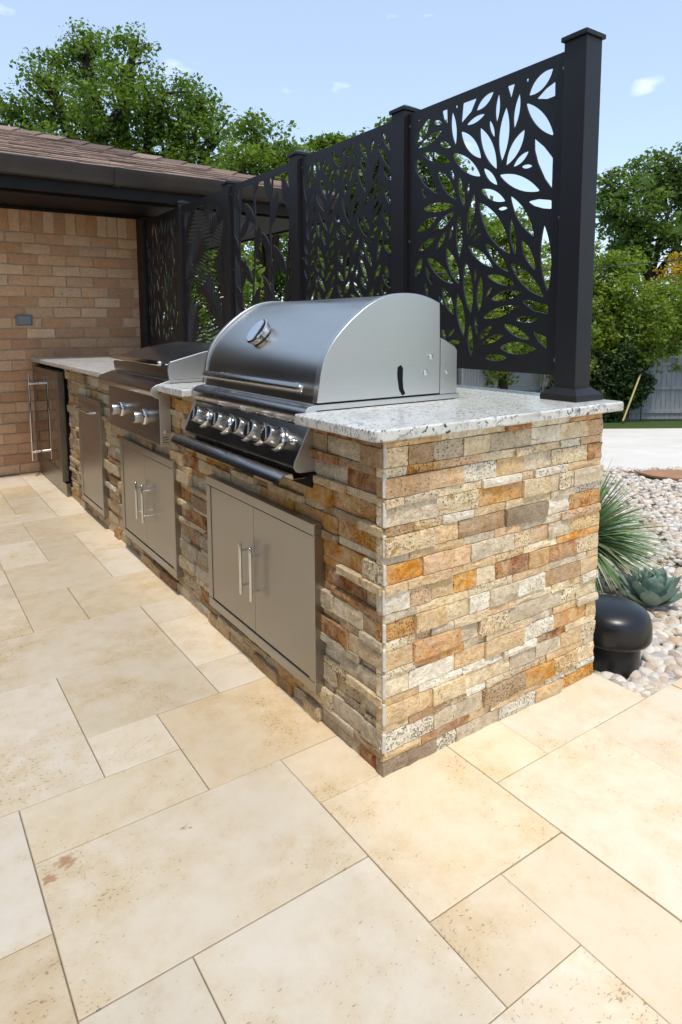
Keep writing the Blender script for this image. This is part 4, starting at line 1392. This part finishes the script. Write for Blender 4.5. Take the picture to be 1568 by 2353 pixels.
def pebble_base(sub, seed):
    bm = bmesh.new()
    bmesh.ops.create_icosphere(bm, subdivisions=sub, radius=1)
    r = np.random.default_rng(seed)
    dirs = r.normal(size=(5, 3)); amp = r.uniform(-.22, .22, 5)
    vs = []
    for v in bm.verts:
        c = np.array(v.co)
        vs.append(c * (1 + sum(a * max(0, float(c @ (d / np.linalg.norm(d)))) ** 2 for a, d in zip(amp, dirs))))
    fs = [[v.index for v in f.verts] for f in bm.faces]
    bm.free()
    return np.array(vs), np.array(fs)


def island_mesh(name, V, Fq, mat, smooth=True):
    """V (n,3), Fq (m,k) numpy arrays -> mesh, fast."""
    me = bpy.data.meshes.new(name)
    k = Fq.shape[1]
    me.vertices.add(len(V)); me.vertices.foreach_set("co", V.astype(np.float32).ravel())
    me.loops.add(Fq.size); me.loops.foreach_set("vertex_index", Fq.astype(np.int32).ravel())
    me.polygons.add(len(Fq))
    me.polygons.foreach_set("loop_start", np.arange(0, Fq.size, k, dtype=np.int32))
    me.polygons.foreach_set("loop_total", np.full(len(Fq), k, dtype=np.int32))
    if smooth:
        me.polygons.foreach_set("use_smooth", np.ones(len(Fq), dtype=bool))
    me.materials.append(mat)
    me.update(calc_edges=True)
    me.validate()
    return me


peb_V, peb_F, off = [], [], 0
bases = {s: [pebble_base(s, k) for k in range(5)] for s in (1, 2)}
cnt = 0
tries = 0
while tries < 30000:
    tries += 1
    d = 1.75 + 6.2 * grng.random() ** 1.25
    r = grng.uniform(0.28, 0.72) * d
    x, y, zg = gp(d, r)
    if x < 0.90 and y > -0.2: continue
    if y < -0.165: continue
    if grng.random() > 1.0: continue
    if abs(d - 7.3) < 0.35 and r > 3.3 and r < 7: continue
    s = grng.uniform(0.014, 0.030) * (1 + 0.25 * (grng.random() < .15))
    if d > 4: s *= 1.15
    V, Ff = bases[2 if d < 3.0 else 1][grng.integers(5)]
    sc = np.array([s * grng.uniform(.9, 1.5), s, s * grng.uniform(.5, .8)])
    A = Matrix.Rotation(grng.uniform(0, 6.28), 3, 'Z') @ Matrix.Rotation(grng.normal() * .35, 3, 'X') @ Matrix.Rotation(grng.normal() * .35, 3, 'Y')
    W = (V * sc) @ np.array(A).T + np.array([x, y, zg + grng.uniform(-.006, .014)])
    peb_V.append(W); peb_F.append(Ff + off); off += len(W); cnt += 1
    if cnt > 8200: break
pv, pf = np.concatenate(peb_V), np.concatenate(peb_F)
o = place("gravel", island_mesh("gravel", pv, pf, PEB.m), None, (0, 0, 0))
tag(o, "loose cream and brown river pebbles covering the planting bed", "gravel", kind="stuff")

# brown flagstone edging between gravel and driveway
RUST = m_rough("brown_edging_stone", (0.42, 0.24, 0.13, 1), (0.30, 0.16, 0.085, 1), 7, 0.9, 0.5, 0.01)
eb = MB()
v = []
for (dd, rr) in ((6.95, 3.55), (7.15, 3.42), (7.45, 3.40), (7.62, 3.6), (7.6, 5.0), (7.55, 7.2), (7.0, 7.2), (6.92, 5.0)):
    v.append(gp(dd, rr, 0.0))
n = len(v)
eb.add(v + [(a, b, c + .035) for a, b, c in v], [(i, (i + 1) % n, (i + 1) % n + n, i + n) for i in range(n)] + [tuple(reversed(range(n))), tuple(range(n, 2 * n))])
o = eb.build("edging_slab", RUST, None, bevel=0.012)
tag(o, "flat brown edging slab between the gravel and the pale driveway", "edging")

# black domed canister in the gravel at the island corner
cn_ = thing("canister", (1.085, 0.068, -0.08), "glossy black domed canister standing in gravel at the island corner", "canister")
CAP = m_plain("black_gloss_plastic", (0.008, 0.008, 0.0085, 1), 0.33, 0, 0.5)
MB().lathe([(0.098, 0.0), (0.099, 0.02), (0.100, 0.16)], (1.085, 0.068, -0.085), (0, 0, 1), 48).build("body", CAP, cn_, smooth=40)
MB().lathe([(0.096, 0.142), (0.128, 0.140), (0.1325, 0.146), (0.1345, 0.158), (0.1340, 0.185), (0.131, 0.208), (0.125, 0.226), (0.112, 0.241), (0.092, 0.252), (0.065, 0.260), (0.035, 0.2645), (0.004, 0.266)], (1.085, 0.068, -0.085), (0, 0, 1), 56).build("domed_cap", CAP, cn_, smooth=60)

# agave rosette
AGV = Mat("agave_leaf")
gg = AGV.n("TexCoord").outputs['Object']
an_ = AGV.noise(AGV.pos(), 25, 4, 0.55)
AGV.inp('Base Color', AGV.ramp(an_, [(0.3, (0.17, 0.26, 0.21, 1)), (0.7, (0.28, 0.38, 0.31, 1))]))
AGV.inp('Roughness', 0.5); AGV.inp('Specular IOR Level', 0.35)
SPINE = m_plain("agave_spine", (0.05, 0.03, 0.02, 1), 0.5)
ax, ay = gp(2.87, 1.40)[:2]
az = gp(2.87, 1.40)[2]
agv = thing("agave", (ax, ay, az), "small blue-green agave rosette in the gravel behind the canister", "plant")


def agave_leaf(az_ang, elev, L, W):
    """broad cupped leaf with a thorn."""
    v, f = [], []
    n = 9
    for i in range(n + 1):
        t = i / n
        w = W * (0.55 + 0.9 * t - 0.35 * t * t) * (1 - t ** 4.5) + 0.0015
        s = L * t
        e = elev + 0.55 * t * t * (1 if elev > .5 else .7)
        cx_, cz_ = 0, 0
        rr = L * t * math.cos(elev + .25 * t); zz = L * t * math.sin(elev + .32 * t) + 0.01
        th_ = 0.008 * (1 - t) + 0.0022
        for (q, dz) in ((-1, .35), (-.5, .10), (0, 0), (.5, .10), (1, .35)):
            v.append((rr - dz * w * .5 * math.sin(elev), q * w, zz + dz * w * .6))
        for (q, dz) in ((.5, .10), (0, 0), (-.5, .10)):
            v.append((rr + th_ * math.sin(elev) * .7, q * w, zz + dz * w * .6 - th_))
    for i in range(n):
        for k in range(8):
            a_, b_ = i * 8 + k, i * 8 + (k + 1) % 8
            f.append((a_, b_, b_ + 8, a_ + 8))
    f.append(tuple(reversed(range(8)))); f.append(tuple(n * 8 + k for k in range(8)))
    ca, sa = math.cos(az_ang), math.sin(az_ang)
    v = [(x * ca - y * sa, x * sa + y * ca, z) for x, y, z in v]
    return v, f


arn = random.Random(9)
ga = 0.3
for k in range(34):
    t = k / 33
    ga += 2.39996
    L = 0.195 - 0.10 * t ** 1.3; el = math.radians(16 + 66 * t); W = 0.050 - 0.021 * t
    v, f = agave_leaf(ga, el, L * arn.uniform(.92, 1.05), W)
    lf = place("leaf", mesh_from("leaf", v, f, AGV.m, 60), agv, (ax, ay, az + 0.01 + 0.035 * t))
    tip = Vector(v[9 * 8 + 2]); prev = Vector(v[8 * 8 + 2])
    dvec = (tip - prev).normalized()
    m = MB().tube([tip - dvec * .002, tip + dvec * .012], [0.0014, 0.0003], 5)
    sp = m.build("spine", SPINE, lf, org=(0, 0, 0))
    sp.location = (0, 0, 0)

# sotol: a ball of narrow leaves
SOT = Mat("sotol_blade")
r_ = SOT.n("NewGeometry")
SOT.inp('Base Color', SOT.ramp(r_.outputs['Random Per Island'], [(0.0, (0.09, 0.18, 0.075, 1)), (0.6, (0.19, 0.33, 0.13, 1)), (0.9, (0.42, 0.45, 0.26, 1)), (1.0, (0.42, 0.37, 0.19, 1))]))
SOT.inp('Roughness', 0.5); SOT.inp('Specular IOR Level', 0.4)
sx_, sy_, sz_ = gp(3.25, 1.20)
sot = thing("sotol_plant", (sx_, sy_, sz_), "spiky sotol plant with narrow grey-green blades beside the island end", "plant")
sr = np.random.default_rng(8)
V, Fq = [], []
ctr = np.array([sx_, sy_, sz_ + 0.24])
for k in range(900):
    th_ = sr.uniform(0, 2 * math.pi); el = math.asin(sr.uniform(-0.22, 1.0))
    dirv = np.array([math.cos(el) * math.cos(th_), math.cos(el) * math.sin(th_), math.sin(el)])
    L = sr.uniform(0.32, 0.47); w = sr.uniform(0.0055, 0.0095)
    sd = np.cross(dirv, [0, 0, 1.0]); sd /= np.linalg.norm(sd) + 1e-6
    nn = np.cross(sd, dirv)
    rollv = sr.uniform(-.8, .8)
    sd2 = sd * math.cos(rollv) + nn * math.sin(rollv)
    droop = sr.uniform(0.02, 0.16)
    b = len(V)
    for i in range(6):
        t = i / 5
        p = ctr + dirv * (0.03 + L * t) + np.array([0, 0, -droop * t * t * max(0.15, math.cos(el))])
        ww = w * (1 - t ** 1.6) + 0.0004
        V += [p - sd2 * ww, p + sd2 * ww]
    for i in range(5):
        q = b + 2 * i
        Fq.append((q, q + 1, q + 3, q + 2))
o = place("blades", island_mesh("blades", np.array(V), np.array(Fq), SOT.m), sot, (0, 0, 0))
o["kind"] = "stuff"
MB().lathe([(0.045, 0), (0.05, .15), (0.03, .27)], (sx_, sy_, sz_), (0, 0, 1), 14).build("trunk", BARK, sot, smooth=50)

# ---------------------------------------------------------------- wooden fences
def fence(name, p0, p1, label, h=1.83, seed=1):
    fr_ = random.Random(seed)
    p0, p1 = Vector(p0), Vector(p1)
    L = (p1 - p0).length
    d = (p1 - p0).normalized()
    dh = Vector((d.x, d.y, 0)).normalized()
    n = Vector((-dh.y, dh.x, 0))
    if n.dot(cam.matrix_world.translation - p0) < 0: n = -n      # n points to the camera side
    t = thing(name, p0, label, "fence", "grey picket fences at the back of the garden")
    slope = d.z / math.hypot(d.x, d.y)

    def bx(s0, s1, a0, a1, z0, z1, nm):
        v = []
        for z in (z0, z1):
            for s, a in ((s0, a0), (s1, a0), (s1, a1), (s0, a1)):
                q = p0 + dh * s + n * a
                v.append((q.x, q.y, p0.z + slope * s + z))
        return MB().add(v, [(0, 3, 2, 1), (4, 5, 6, 7), (0, 1, 5, 4), (1, 2, 6, 5), (2, 3, 7, 6), (3, 0, 4, 7)]).build(nm, FENCE, t, smooth=None)
    s = 0.0
    while s < L - 0.05:
        bx(s + .004, min(s + .136, L), -0.018 + fr_.uniform(-.004, .004), 0.0, 0.04, h + fr_.uniform(-.012, .012), "picket")
        s += 0.140
    for z in (0.22, 0.92, 1.62):
        bx(0, L, 0.002, 0.042, z, z + 0.09, "rail")
    s = 0.0
    while s < L + .1:
        bx(s - .045, s + .045, 0.044, 0.134, 0.0, h + .02, "post")
        s += 2.35
    bx(0, L, -0.03, 0.05, h + .022, h + .055, "cap_rail")
    return t


fence("wood_fence", gp(19.3, 5.9), gp(19.3, 13.0), "weathered grey picket fence at the far edge of the driveway, right of the ivy", seed=2)
fence("wood_fence", gp(19.3, 5.85), gp(13.2, 0.6), "weathered grey picket fence running off behind the screen and grill", seed=3)

# ---------------------------------------------------------------- trees and shrubs
# crown masses: x, y, z, radius
OAK = [(2.04,16.09,5.38,0.96),(2.74,15.55,6.23,1.01),(3.35,15.49,7.35,0.63),(3.21,15.05,7.55,0.41),(3.82,14.08,6.86,0.63),(3.37,13.66,5.67,0.93),(4.36,13.44,6.19,0.74),(4.91,13.6,5.77,0.79),(5.39,13.67,6.15,0.42),(4.41,14.26,5.22,0.96),(3.19,15.21,5.16,1.01),(4.94,12.99,4.93,0.77),(1.71,16.08,6.1,0.5),(0.95,15.99,5.2,0.87),(4.2,14.58,7.59,0.32),(5.65,13.26,5.57,0.42),(3.76,13.91,4.31,0.92),(4.9,12.93,4.27,0.72),(2.32,15.39,6.82,0.44),(2.2,14.27,4.38,0.84)]
T2 = [(5.38,10.93,4.88,0.36),(5.85,10.9,4.69,0.4),(4.87,10.51,4.33,0.41),(5.53,10.88,4.15,0.65),(6.02,10.5,4.31,0.37),(4.93,11.03,3.94,0.52),(5.48,10.99,3.49,0.71),(5.38,9.77,3.38,0.57),(5.19,10.83,5.05,0.2),(5.81,10.39,4.68,0.19)]
T3 = [(8.15,12.73,5.6,0.28),(8.33,12.53,5.35,0.37),(8.03,12.75,5.05,0.53),(8.77,12.24,5.25,0.55),(8.9,11.37,5.29,0.56),(8.46,12.16,4.43,0.84),(9.48,12.11,4.54,0.87),(8.31,13.09,4.25,0.77),(9.24,12.69,3.42,1.0),(7.7,12.16,2.95,0.82),(6.77,12.21,2.7,0.8),(9.41,11.66,3.11,0.85),(6.63,14.16,2.75,0.88),(6.38,12.35,2.01,0.8)]
T4 = [(8.6,9.59,4.86,0.35),(8.83,9.51,5.18,0.18),(9.18,9.74,4.38,0.47),(8.83,9.91,4.01,0.57),(9.33,9.21,3.67,0.43),(8.88,9.53,3.23,0.74),(9.67,9.15,3.01,0.47),(7.91,8.97,2.32,0.7),(9.16,9.14,2.2,0.74),(7.52,9.32,1.89,0.7),(7.02,9.82,1.73,0.71),(8.26,8.83,1.37,0.71)]
T5 = [(11.9,10.73,3.55,0.46),(12.5,10.54,3.6,0.4),(12.28,10.62,3.02,0.67),(13.32,10.34,2.77,0.51),(12.3,10.04,2.16,0.76),(12.51,11.4,2.01,0.82),(13.64,10.42,1.76,0.7),(10.96,10.2,0.98,0.85),(13.04,10.62,0.84,0.93),(12.12,10.54,0.18,0.68),(10.68,10.81,0.55,0.76)]
T9 = [(3.27,10.93,2.65,0.56),(3.75,10.63,2.96,0.48),(3.87,9.57,2.55,0.53),(3.27,11.27,1.87,0.58),(3.48,10.02,1.97,0.61),(3.93,9.57,1.81,0.61),(3.64,9.7,1.21,0.53),(3.27,10.63,1.21,0.56)]
SHRUB = [(16.89,10.67,2.46,0.71),(17.71,10.64,2.81,0.55),(17.02,10.02,1.8,0.82),(16.55,10.69,1.69,0.84),(17.05,9.33,1.17,0.8),(16.86,10.42,0.66,0.8),(17.1,9.59,0.29,0.53),(16.72,10.72,3.09,0.46),(18.96,9.6,0.77,0.8),(15.81,10.73,0.93,0.76),(15.73,11.31,1.95,0.77),(18.39,9.61,1.81,0.71),(16.88,10.69,0.0,0.45),(18.19,8.72,1.66,0.87),(15.5,11.23,0.54,0.77),(18.18,9.53,0.01,0.36),(16.67,10.4,-0.24,0.41),(16.74,9.88,-0.21,0.35),(16.71,11.02,-0.27,0.53),(15.22,10.69,-0.19,0.63),(17.49,9.79,-0.24,0.28)]
BIGTREE = [(21.02,13.05,6.02,0.74),(22.48,12.8,6.61,0.82),(22.79,12.0,6.64,0.75),(20.85,12.41,5.24,1.06),(23.45,12.63,5.51,1.23),(20.9,13.07,4.58,0.65),(21.55,12.12,3.91,0.84),(22.26,11.26,4.02,0.91),(20.85,13.34,5.45,0.53),(23.8,11.56,6.0,1.26),(20.9,12.54,3.91,0.69)]
GOLD = [(19.67,10.3,2.64,0.41),(20.47,10.32,2.81,0.42),(19.88,10.64,2.35,0.31),(20.61,10.09,2.35,0.56),(19.99,10.28,3.09,0.3)]
def leaf_cloud(rng, centres, radii, per, size, name, mat, parent, flat=0.0):
    """many small folded leaves in clumps spread through ellipsoid blobs."""
    pts = []
    for (cx_, cy_, cz_, r) in centres:
        nc = max(7, int(19 * (r / 0.5) ** 1.7))
        u = rng.normal(size=(nc, 3)); u /= np.linalg.norm(u, axis=1)[:, None]
        rad = r * (0.45 + 0.62 * rng.random(nc) ** 0.6)
        cc = u * rad[:, None] * np.array([1, 1, 0.92]) + np.array([cx_, cy_, cz_])
        nl = max(8, int(per * r * r / nc))
        cl = cc.repeat(nl, 0)
        spread = 0.085 + 0.10 * r
        g = rng.normal(size=cl.shape)
        ln = np.linalg.norm(g, axis=1)[:, None]
        g = g / ln * np.minimum(ln, 1.9)
        pts.append(cl + g * spread * np.array([1.1, 1.1, 0.7]))
    P = np.concatenate(pts)
    n = len(P)
    a = rng.normal(size=(n, 3)); a[:, 2] *= 0.6; a /= np.linalg.norm(a, axis=1)[:, None]
    b = rng.normal(size=(n, 3)); b[:, 2] *= 0.55
    b -= a * (a * b).sum(1)[:, None]; b /= np.linalg.norm(b, axis=1)[:, None]
    c = np.cross(a, b)
    s = size * np.clip(rng.lognormal(-0.05, 0.38, (n, 1)), 0.4, 1.9)
    w = s * 0.33
    fold = c * s * 0.10
    V = np.empty((n, 4, 3))
    V[:, 0] = P - a * s * 0.5; V[:, 1] = P + b * w + fold; V[:, 2] = P + a * s * 0.5; V[:, 3] = P - b * w + fold
    Fq = np.arange(n * 4).reshape(n, 4)
    o = place(name, island_mesh(name, V.reshape(-1, 3), Fq, mat, smooth=False), parent, (0, 0, 0))
    return o


def tree(name, blobs, base, label, mat, size, per, seed, trunk_r, cat="tree", fork=0.35, group=None):
    rng = np.random.default_rng(seed)
    rr = random.Random(seed)
    B = np.array(blobs)
    ctr = B[:, :3].mean(0)
    if base is None:
        d = depth(ctr[0], ctr[1]); base = (ctr[0], ctr[1], gz(d))
    t = thing(name, base, label, cat, group)
    base = Vector(base)
    low = float(B[:, 2].min())
    top = Vector((ctr[0], ctr[1], base.z + (float(ctr[2]) - base.z) * 0.75))
    mid = base.lerp(top, 0.5) + Vector((rr.uniform(-.2, .2), rr.uniform(-.2, .2), 0))
    m = MB()
    m.tube([base, base.lerp(mid, .5) + Vector((.05, 0, 0)), mid, top], [trunk_r * 1.25, trunk_r, trunk_r * .85, trunk_r * .5], 9)
    m.build("trunk", BARK, t, smooth=60)
    lm = MB()
    for (x, y, z, r) in blobs:
        q = Vector((x, y, z))
        s = mid.lerp(top, rr.uniform(0, 1)) if q.z > mid.z else base.lerp(mid, rr.uniform(.5, 1))
        k1 = s.lerp(q, 0.4) + Vector((rr.uniform(-.15, .15), rr.uniform(-.15, .15), rr.uniform(0, .25))) * r
        k2 = s.lerp(q, 0.75) + Vector((rr.uniform(-.2, .2), rr.uniform(-.2, .2), rr.uniform(-.1, .2))) * r
        lm.tube([s, k1, k2, q], [trunk_r * .42, trunk_r * .3, trunk_r * .18, trunk_r * .08], 6)
        for _ in range(int(5 + 5 * r)):
            e = Vector((rr.gauss(0, 1), rr.gauss(0, 1), rr.gauss(0.2, 1))).normalized() * r * rr.uniform(.6, 1.02)
            st_ = k2.lerp(q, rr.random())
            lm.tube([st_, st_.lerp(q + e, .55) + Vector((rr.uniform(-.1, .1), rr.uniform(-.1, .1), .05)) * r, q + e], [trunk_r * .11, trunk_r * .06, trunk_r * .02], 4)
    lm.build("limbs", BARK, t, smooth=60)
    leaf_cloud(rng, blobs, None, per, size, "crown", mat, t)
    return t


LEAF_OAK = m_leaf("oak_leaf", (0.055, 0.105, 0.020, 1), (0.105, 0.18, 0.030, 1), (0.17, 0.25, 0.045, 1), 0.45)
LEAF_MID = m_leaf("elm_leaf", (0.065, 0.12, 0.022, 1), (0.12, 0.20, 0.034, 1), (0.19, 0.27, 0.05, 1), 0.45)
LEAF_DK = m_leaf("pecan_leaf", (0.055, 0.11, 0.028, 1), (0.10, 0.165, 0.042, 1), (0.15, 0.22, 0.055, 1), 0.42)
LEAF_SHR = m_leaf("shrub_leaf", (0.08, 0.14, 0.022, 1), (0.15, 0.225, 0.036, 1), (0.26, 0.32, 0.06, 1), 0.48)
LEAF_GOLD = m_leaf("yellowing_leaf", (0.16, 0.17, 0.02, 1), (0.36, 0.24, 0.02, 1), (0.50, 0.33, 0.03, 1), 0.4)
LEAF_IVY = m_leaf("ivy_leaf", (0.018, 0.040, 0.014, 1), (0.032, 0.065, 0.020, 1), (0.055, 0.095, 0.03, 1), 0.2)

tree("oak_tree", OAK, None, "wide spreading oak tree rising behind the brown shingled roof", LEAF_OAK, 0.082, 3500, 1, 0.46)
tree("elm_tree", T2, None, "small airy green tree just right of the oak behind the roof corner", LEAF_MID, 0.075, 5600, 2, 0.13, group="light green trees behind the screen")
tree("elm_tree", T3, None, "tall green tree behind the middle screen panels", LEAF_OAK, 0.095, 4600, 3, 0.16, group="light green trees behind the screen")
tree("elm_tree", T4, None, "green tree behind the left part of the nearest leaf panel", LEAF_MID, 0.09, 5000, 4, 0.14, group="light green trees behind the screen")
tree("elm_tree", T5, None, "lower green tree behind the right part of the nearest leaf panel", LEAF_SHR, 0.09, 5000, 5, 0.14, group="light green trees behind the screen")
tree("large_shrub", SHRUB, gp(20.4, 8.2), "dense bushy shrub overhanging the ivy fence right of the nearest post", LEAF_SHR, 0.095, 4600, 6, 0.12, "shrub")
tree("garden_shrub", T9, None, "leafy green shrub behind the two farthest screen panels", LEAF_MID, 0.10, 3000, 9, 0.09, "shrub")
tree("pecan_tree", BIGTREE, None, "tall dark green tree farthest off at the right edge", LEAF_DK, 0.14, 2000, 7, 0.28)
tree("golden_shrub", GOLD, gp(21.5, 10.8), "yellow-orange leaved shrub at the right edge above the fence", LEAF_GOLD, 0.10, 2400, 8, 0.07, "shrub")

# ivy hanging over the fence
ivy = thing("ivy", gp(19.1, 8.6), "dark ivy hanging over the grey fence below the bushy shrub", "ivy")
irng = np.random.default_rng(14)
ib = []
for k in range(64):
    r = irng.uniform(6.3, 8.75); hgt = irng.uniform(0.15, 1.95) if r < 8.0 else irng.uniform(0.7, 1.95)
    q = gp(19.05, r)
    ib.append((q[0], q[1], q[2] + hgt, irng.uniform(.2, .34)))
leaf_cloud(irng, ib, None, 5000, 0.10, "foliage", LEAF_IVY, ivy)
m = MB()
for k in range(7):
    q = gp(19.16, 6.6 + k * .36)
    m.tube([q, (q[0] + .05, q[1], q[2] + .8), (q[0] - .04, q[1] + .05, q[2] + 1.7)], 0.014, 5)
m.build("vines", BARK, ivy, smooth=60)

# bamboo cane leaning on the fence
a_, b_ = gp(18.0, 7.75, 0.05), gp(18.85, 8.65, 1.62)
CANE = m_plain("dry_cane", (0.46, 0.36, 0.13, 1), 0.6)
o = MB().tube([a_, b_], 0.026, 8).build("bamboo_cane", CANE, None, smooth=50)
tag(o, "straight yellow cane leaning diagonally against the ivy fence", "cane")

# overhead wire
WIRE = m_plain("wire", (0.02, 0.02, 0.02, 1), 0.6)
w0, w1 = Vector((6.17, 7.63, 2.0)), Vector((15.7, 7.07, 2.75))
pts = []
for k in range(25):
    t = k / 24
    q = w0.lerp(w1, t); q.z -= 0.10 * math.sin(math.pi * t)
    pts.append(q)
o = MB().tube(pts, 0.012, 6).build("overhead_wire", WIRE, None, smooth=50)
tag(o, "thin overhead utility wire crossing in front of the right-hand trees", "wire")
